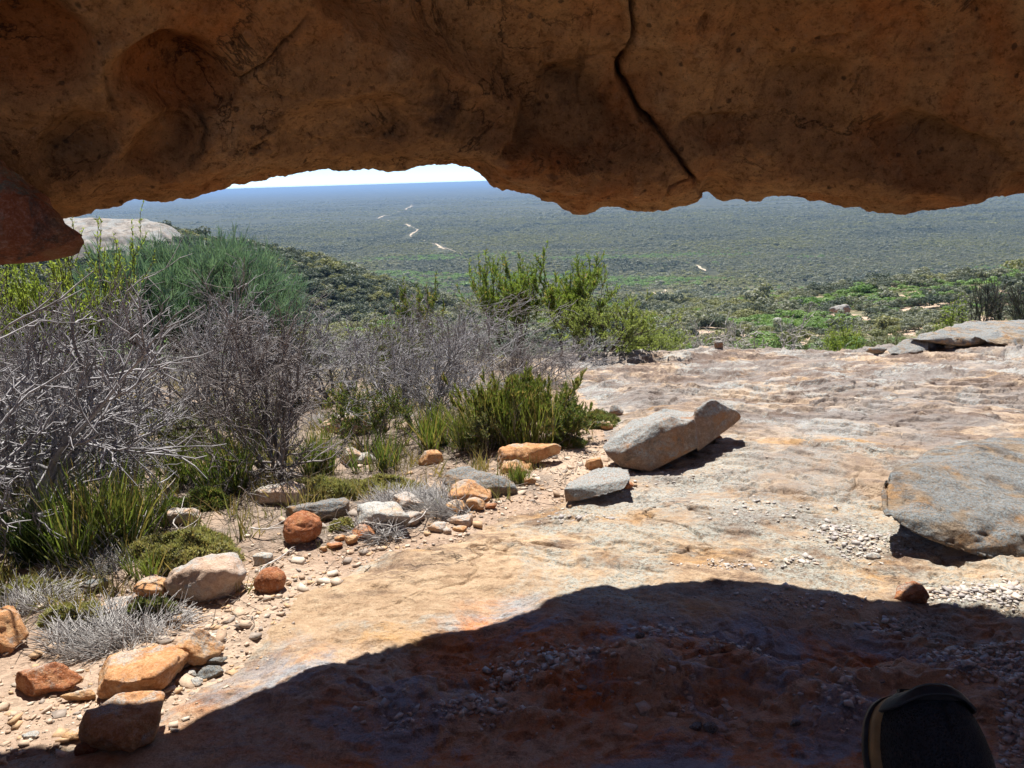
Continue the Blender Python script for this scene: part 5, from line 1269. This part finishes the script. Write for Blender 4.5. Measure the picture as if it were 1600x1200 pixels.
# pale sand tracks on the plain, bare granite dome on the spur
t = NT('pale_sand'); sand = t.done(t.bsdf(t.mix(t.noise(t.coord(), .2, 4), (.50, .42, .32), (.42, .34, .25)), .95, spec=.05))
for s in TW:
    n = 12*(len(s)-1); q = np.linspace(0, len(s)-1, n); xy = np.stack([np.interp(q, range(len(s)), s[:, k_]) for k_ in (0, 1)], -1)
    tg = np.gradient(xy, axis=0); nn = np.stack([-tg[:, 1], tg[:, 0]], -1); nn /= np.linalg.norm(nn, axis=1, keepdims=True)+1e-9
    wd = (1.0+np.hypot(xy[:, 0], xy[:, 1])*.0010)*(1+.7*fbm(q*3, 3.3, 0, 3, int(abs(s[0, 0])) % 97))*(np.sin(np.linspace(.25, 2.9, n)) if len(s) < 6 else .22); xy = xy+nn*(wd*.9*fbm(q*2.5, 7.7, 0, 3, int(abs(s[0, 1])) % 89))[:, None]
    V = []
    for e in (-1, 0, 1): p = xy+nn*(wd*e)[:, None]; V.append(np.concatenate([p, (G(p[:, 0], p[:, 1], False)+.35)[:, None]], 1))
    put('sand_track', mesh_np('sand_track', np.stack(V, 1).reshape(-1, 3), grid_faces(n, 3)), sand, kind='structure')
u, v = np.meshgrid(np.linspace(-30, 30, 200), np.linspace(-26, 26, 160), indexing='ij'); X, Yd = -100+u, 192+v
q = ((u)/21)**2+((v)/15)**2 + .35*fbm(u/9, v/9, 0, 4, 96)
Z = ground_base(X, Yd)+2.6*sstep(1.15, .35, q)-.5*sstep(.95, 1.25, q)+.35*fbm(u/5, v/5, 0, 4, 97)
M['dome'] = granite('dome_granite', (.31, .285, .26), (.25, .225, .20), (.12, .11, .10), (.29, .23, .19), (.28, .295, .295), .5, .16, .15, .6, .5, crack=.3, speck=.1, fine=3)
put('granite_dome_hill', mesh_np('granite_dome', np.stack([X, Yd, Z], -1).reshape(-1, 3), grid_faces(200, 160)), M['dome'], kind='structure')
# rock outcrops on the right-hand slope
for j, (px, py, w, sd, lb) in enumerate(((1312, 484, 30, 601, 'dark rock outcrop among bushes right of the middle of the far slope'), (1212, 502, 24, 602, 'dark rock outcrop on the far slope, left of the larger one'), (1292, 482, 14, 603, 'small dark rock touching the left side of the larger far outcrop'), (1238, 492, 16, 604, 'dark rounded rock between the two far outcrops'))):
    h = hit(px, py+8); d_ = h@fwd; Wd = w/F*d_
    V, Fc = rock_shape(sd, 'long', Wd, Wd*.7, Wd*.5, 4, .3, rough=2.2); put('rock_outcrop', mesh_np('rock_outcrop', V, Fc), M['boulder_rock'], loc=h-np.array([0, 0, Wd*.06]), label=lb, cat='rock')
# ------------------------------------------------------------------ outstretched leg and shoe of the person sitting under the roof
def shoe():
    tip = at(1432, 1082, .70)
    ax = np.array([.05, math.cos(R(50)), math.sin(R(50))]); ax /= np.linalg.norm(ax)      # heel to toe
    nrm = np.array([0, -math.sin(R(50)), math.cos(R(50))])                                # instep side, faces the eye
    sd = np.cross(ax, nrm); sd /= np.linalg.norm(sd); nrm = np.cross(sd, ax)
    Lg = .285
    root = empty('person', (tip[0]-.02, .1, -.74), "seated person with one leg stretched out, black shoe with tan sole edge", 'person')
    o = np.array(root.location)
    def world(s, a, b): return tip + ax*(s-1)*Lg + sd*a + nrm*b - o
    # half widths along the shoe (s = 0 heel, 1 toe)
    ws = Pchip([(0, .026), (.06, .034), (.25, .036), (.45, .041), (.62, .049), (.78, .0525), (.88, .048), (.94, .040), (.98, .026), (1.0, .006)])
    hs = Pchip([(0, .055), (.1, .075), (.3, .085), (.45, .078), (.6, .062), (.75, .047), (.88, .036), (.95, .029), (.985, .020), (1.0, .008)])
    def loft(rows, name, mat, parent, closed=True, cap=True):
        nv = len(rows[0]); V = np.array(rows).reshape(-1, 3); Fc = [grid_faces(len(rows), nv, closed)]
        me = mesh_np(name, V, Fc)
        if cap:
            bm = bmesh.new(); bm.from_mesh(me); bmesh.ops.holes_fill(bm, edges=[e for e in bm.edges if e.is_boundary], sides=0); bmesh.ops.recalc_face_normals(bm, faces=bm.faces); bm.to_mesh(me); bm.free()
        return put(name, me, mat, parent)
    t = NT('black_mesh_fabric'); c = t.coord()
    w = t.math('MULTIPLY', t.rng(t.voro(c, 420), .1, .6), t.noise(c, 60, 4))
    fab = t.done(t.bsdf(t.mix(t.rng(w, .2, .6), (.009, .009, .011), (.018, .018, .021)), .85, t.bump(w, .9, .003), .2))
    t = NT('black_rubber'); rub = t.done(t.bsdf(t.mix(t.rng(t.noise(t.coord(), 60, 4), .4, .6), (.010, .011, .013), (.020, .021, .025)), .62, t.bump(t.noise(t.coord(), 200, 3), .3, .002), .3))
    t = NT('tan_midsole'); tan = t.done(t.bsdf(t.mix(t.rng(t.noise(t.coord(), 40, 5), .4, .65), (.20, .125, .055), (.13, .08, .035)), .7, t.bump(t.noise(t.coord(), 150, 3), .3, .002), .25))
    t = NT('dark_trouser_cloth'); trs = t.done(t.bsdf(t.mix(t.noise(t.coord(), 30, 5), (.03, .032, .04), (.05, .052, .06)), .9, t.bump(t.noise(t.coord(), 90, 4), .5, .004), .1))
    A = np.linspace(0, 2*math.pi, 40, endpoint=False)
    S = np.concatenate([np.linspace(0, .85, 26), np.linspace(.87, .999, 16)])
    rows = []
    for s in S:
        hw, hh = float(ws(s)), float(hs(s)); r = []
        for a in A:
            ca, sa = math.cos(a), math.sin(a)
            wx_ = hw*np.sign(ca)*abs(ca)**.75; hz = hh*max(0, sa)**.8 if sa > 0 else -.002*abs(sa)
            r.append(world(s, wx_*(1-.22*max(0, sa)), .014+hz))
        rows.append(r)
    body = loft(rows, 'shoe', fab, root)
    # sole with tan sides, a little wider than the upper
    rows = []
    for s in np.concatenate([np.linspace(-.012, .85, 30), np.linspace(.87, 1.008, 18)]):
        hw = float(ws(min(max(s, 0), 1)))+.0028; r = []
        for a, b in ((-1, -.010), (-1.02, .002), (-1.0, .012), (-.86, .015), (.86, .015), (1.0, .012), (1.02, .002), (1, -.010)): r.append(world(s, hw*a, b))
        rows.append(r)
    loft(rows, 'midsole', tan, body)
    rows = []
    for s in np.concatenate([np.linspace(-.02, .85, 30), np.linspace(.87, 1.014, 18)]):
        hw = float(ws(min(max(s, 0), 1)))+.0052; r = []
        for a, b in ((-1, -.020), (-1.02, -.009), (1.02, -.009), (1, -.020)): r.append(world(s, hw*a, b))
        rows.append(r)
    loft(rows, 'outsole', rub, body)
    # rubber toe cap wrapped over the front
    rows = []
    for s in np.concatenate([np.linspace(.93, .97, 8), np.linspace(.975, 1.006, 10)]):
        ss = min(s, 1); hw, hh = float(ws(ss))+.004, float(hs(ss))+.003; r = []
        for a in np.linspace(-.15, math.pi+.15, 26):
            ca, sa = math.cos(a), math.sin(a)
            r.append(world(s-.05*max(0, sa)**2*(1 if s < .97 else 0)*-1, hw*np.sign(ca)*abs(ca)**.75*(1-.18*max(0, sa)), .014+hh*max(0, sa)**.8+min(0, sa)*.02))
        rows.append(r)
    tc = loft(rows, 'toe_cap', rub, body, closed=False, cap=False)
    md = tc.modifiers.new('thick', 'SOLIDIFY'); md.thickness = .003; md.offset = 0
    # centre seam ridge and laces
    rows = []
    for s in np.linspace(.86, .955, 8):
        hh = float(hs(s)); r = []
        for a, b in ((-.004, -.002), (-.0028, .003), (.0028, .003), (.004, -.002)): r.append(world(s, a+.006, .014+hh+b))
        rows.append(r)
    loft(rows, 'seam', fab, body)
    for s in (.36, .43, .50, .57):
        rows = []
        for a in np.linspace(-1, 1, 15):
            hh = float(hs(s))*(max(0, 1-(a*.6)**2))**.45; r = []
            for b in np.linspace(0, 2*math.pi, 6, endpoint=False): r.append(world(s+.006*math.cos(b)+.012*a, a*.024, .017+hh+.0025*math.sin(b)))
            rows.append(r)
        loft(rows, 'lace', rub, body)
    # trouser leg back to where the person sits
    ank = tip-ax*Lg*.80+nrm*.085
    pts = [ank-np.array([0, -.02, -.01]), ank+np.array([-.01, -.09, .02]), np.array([tip[0]-.03, ank[1]-.30, ank[2]+.10]), np.array([tip[0]-.06, ank[1]-.52, ank[2]+.14]), np.array([tip[0]-.10, -.42, -.56]), np.array([tip[0]-.14, -.72, -.58])]
    rad = [.045, .055, .066, .072, .085, .095]
    rows = []
    for i, (p, r0) in enumerate(zip(pts, rad)):
        dv = pts[min(i+1, 5)]-pts[max(i-1, 0)]; dv = dv/np.linalg.norm(dv); a_ = np.cross(dv, (0, 0, 1)); a_ /= np.linalg.norm(a_); b_ = np.cross(a_, dv)
        rows.append([p-o+a_*r0*math.cos(q)+b_*r0*math.sin(q) for q in np.linspace(0, 2*math.pi, 20, endpoint=False)])
    lg = loft(rows, 'trouser_leg', trs, root)
    sm = lg.modifiers.new('round', 'SUBSURF'); sm.levels = 2; sm.render_levels = 2
shoe()
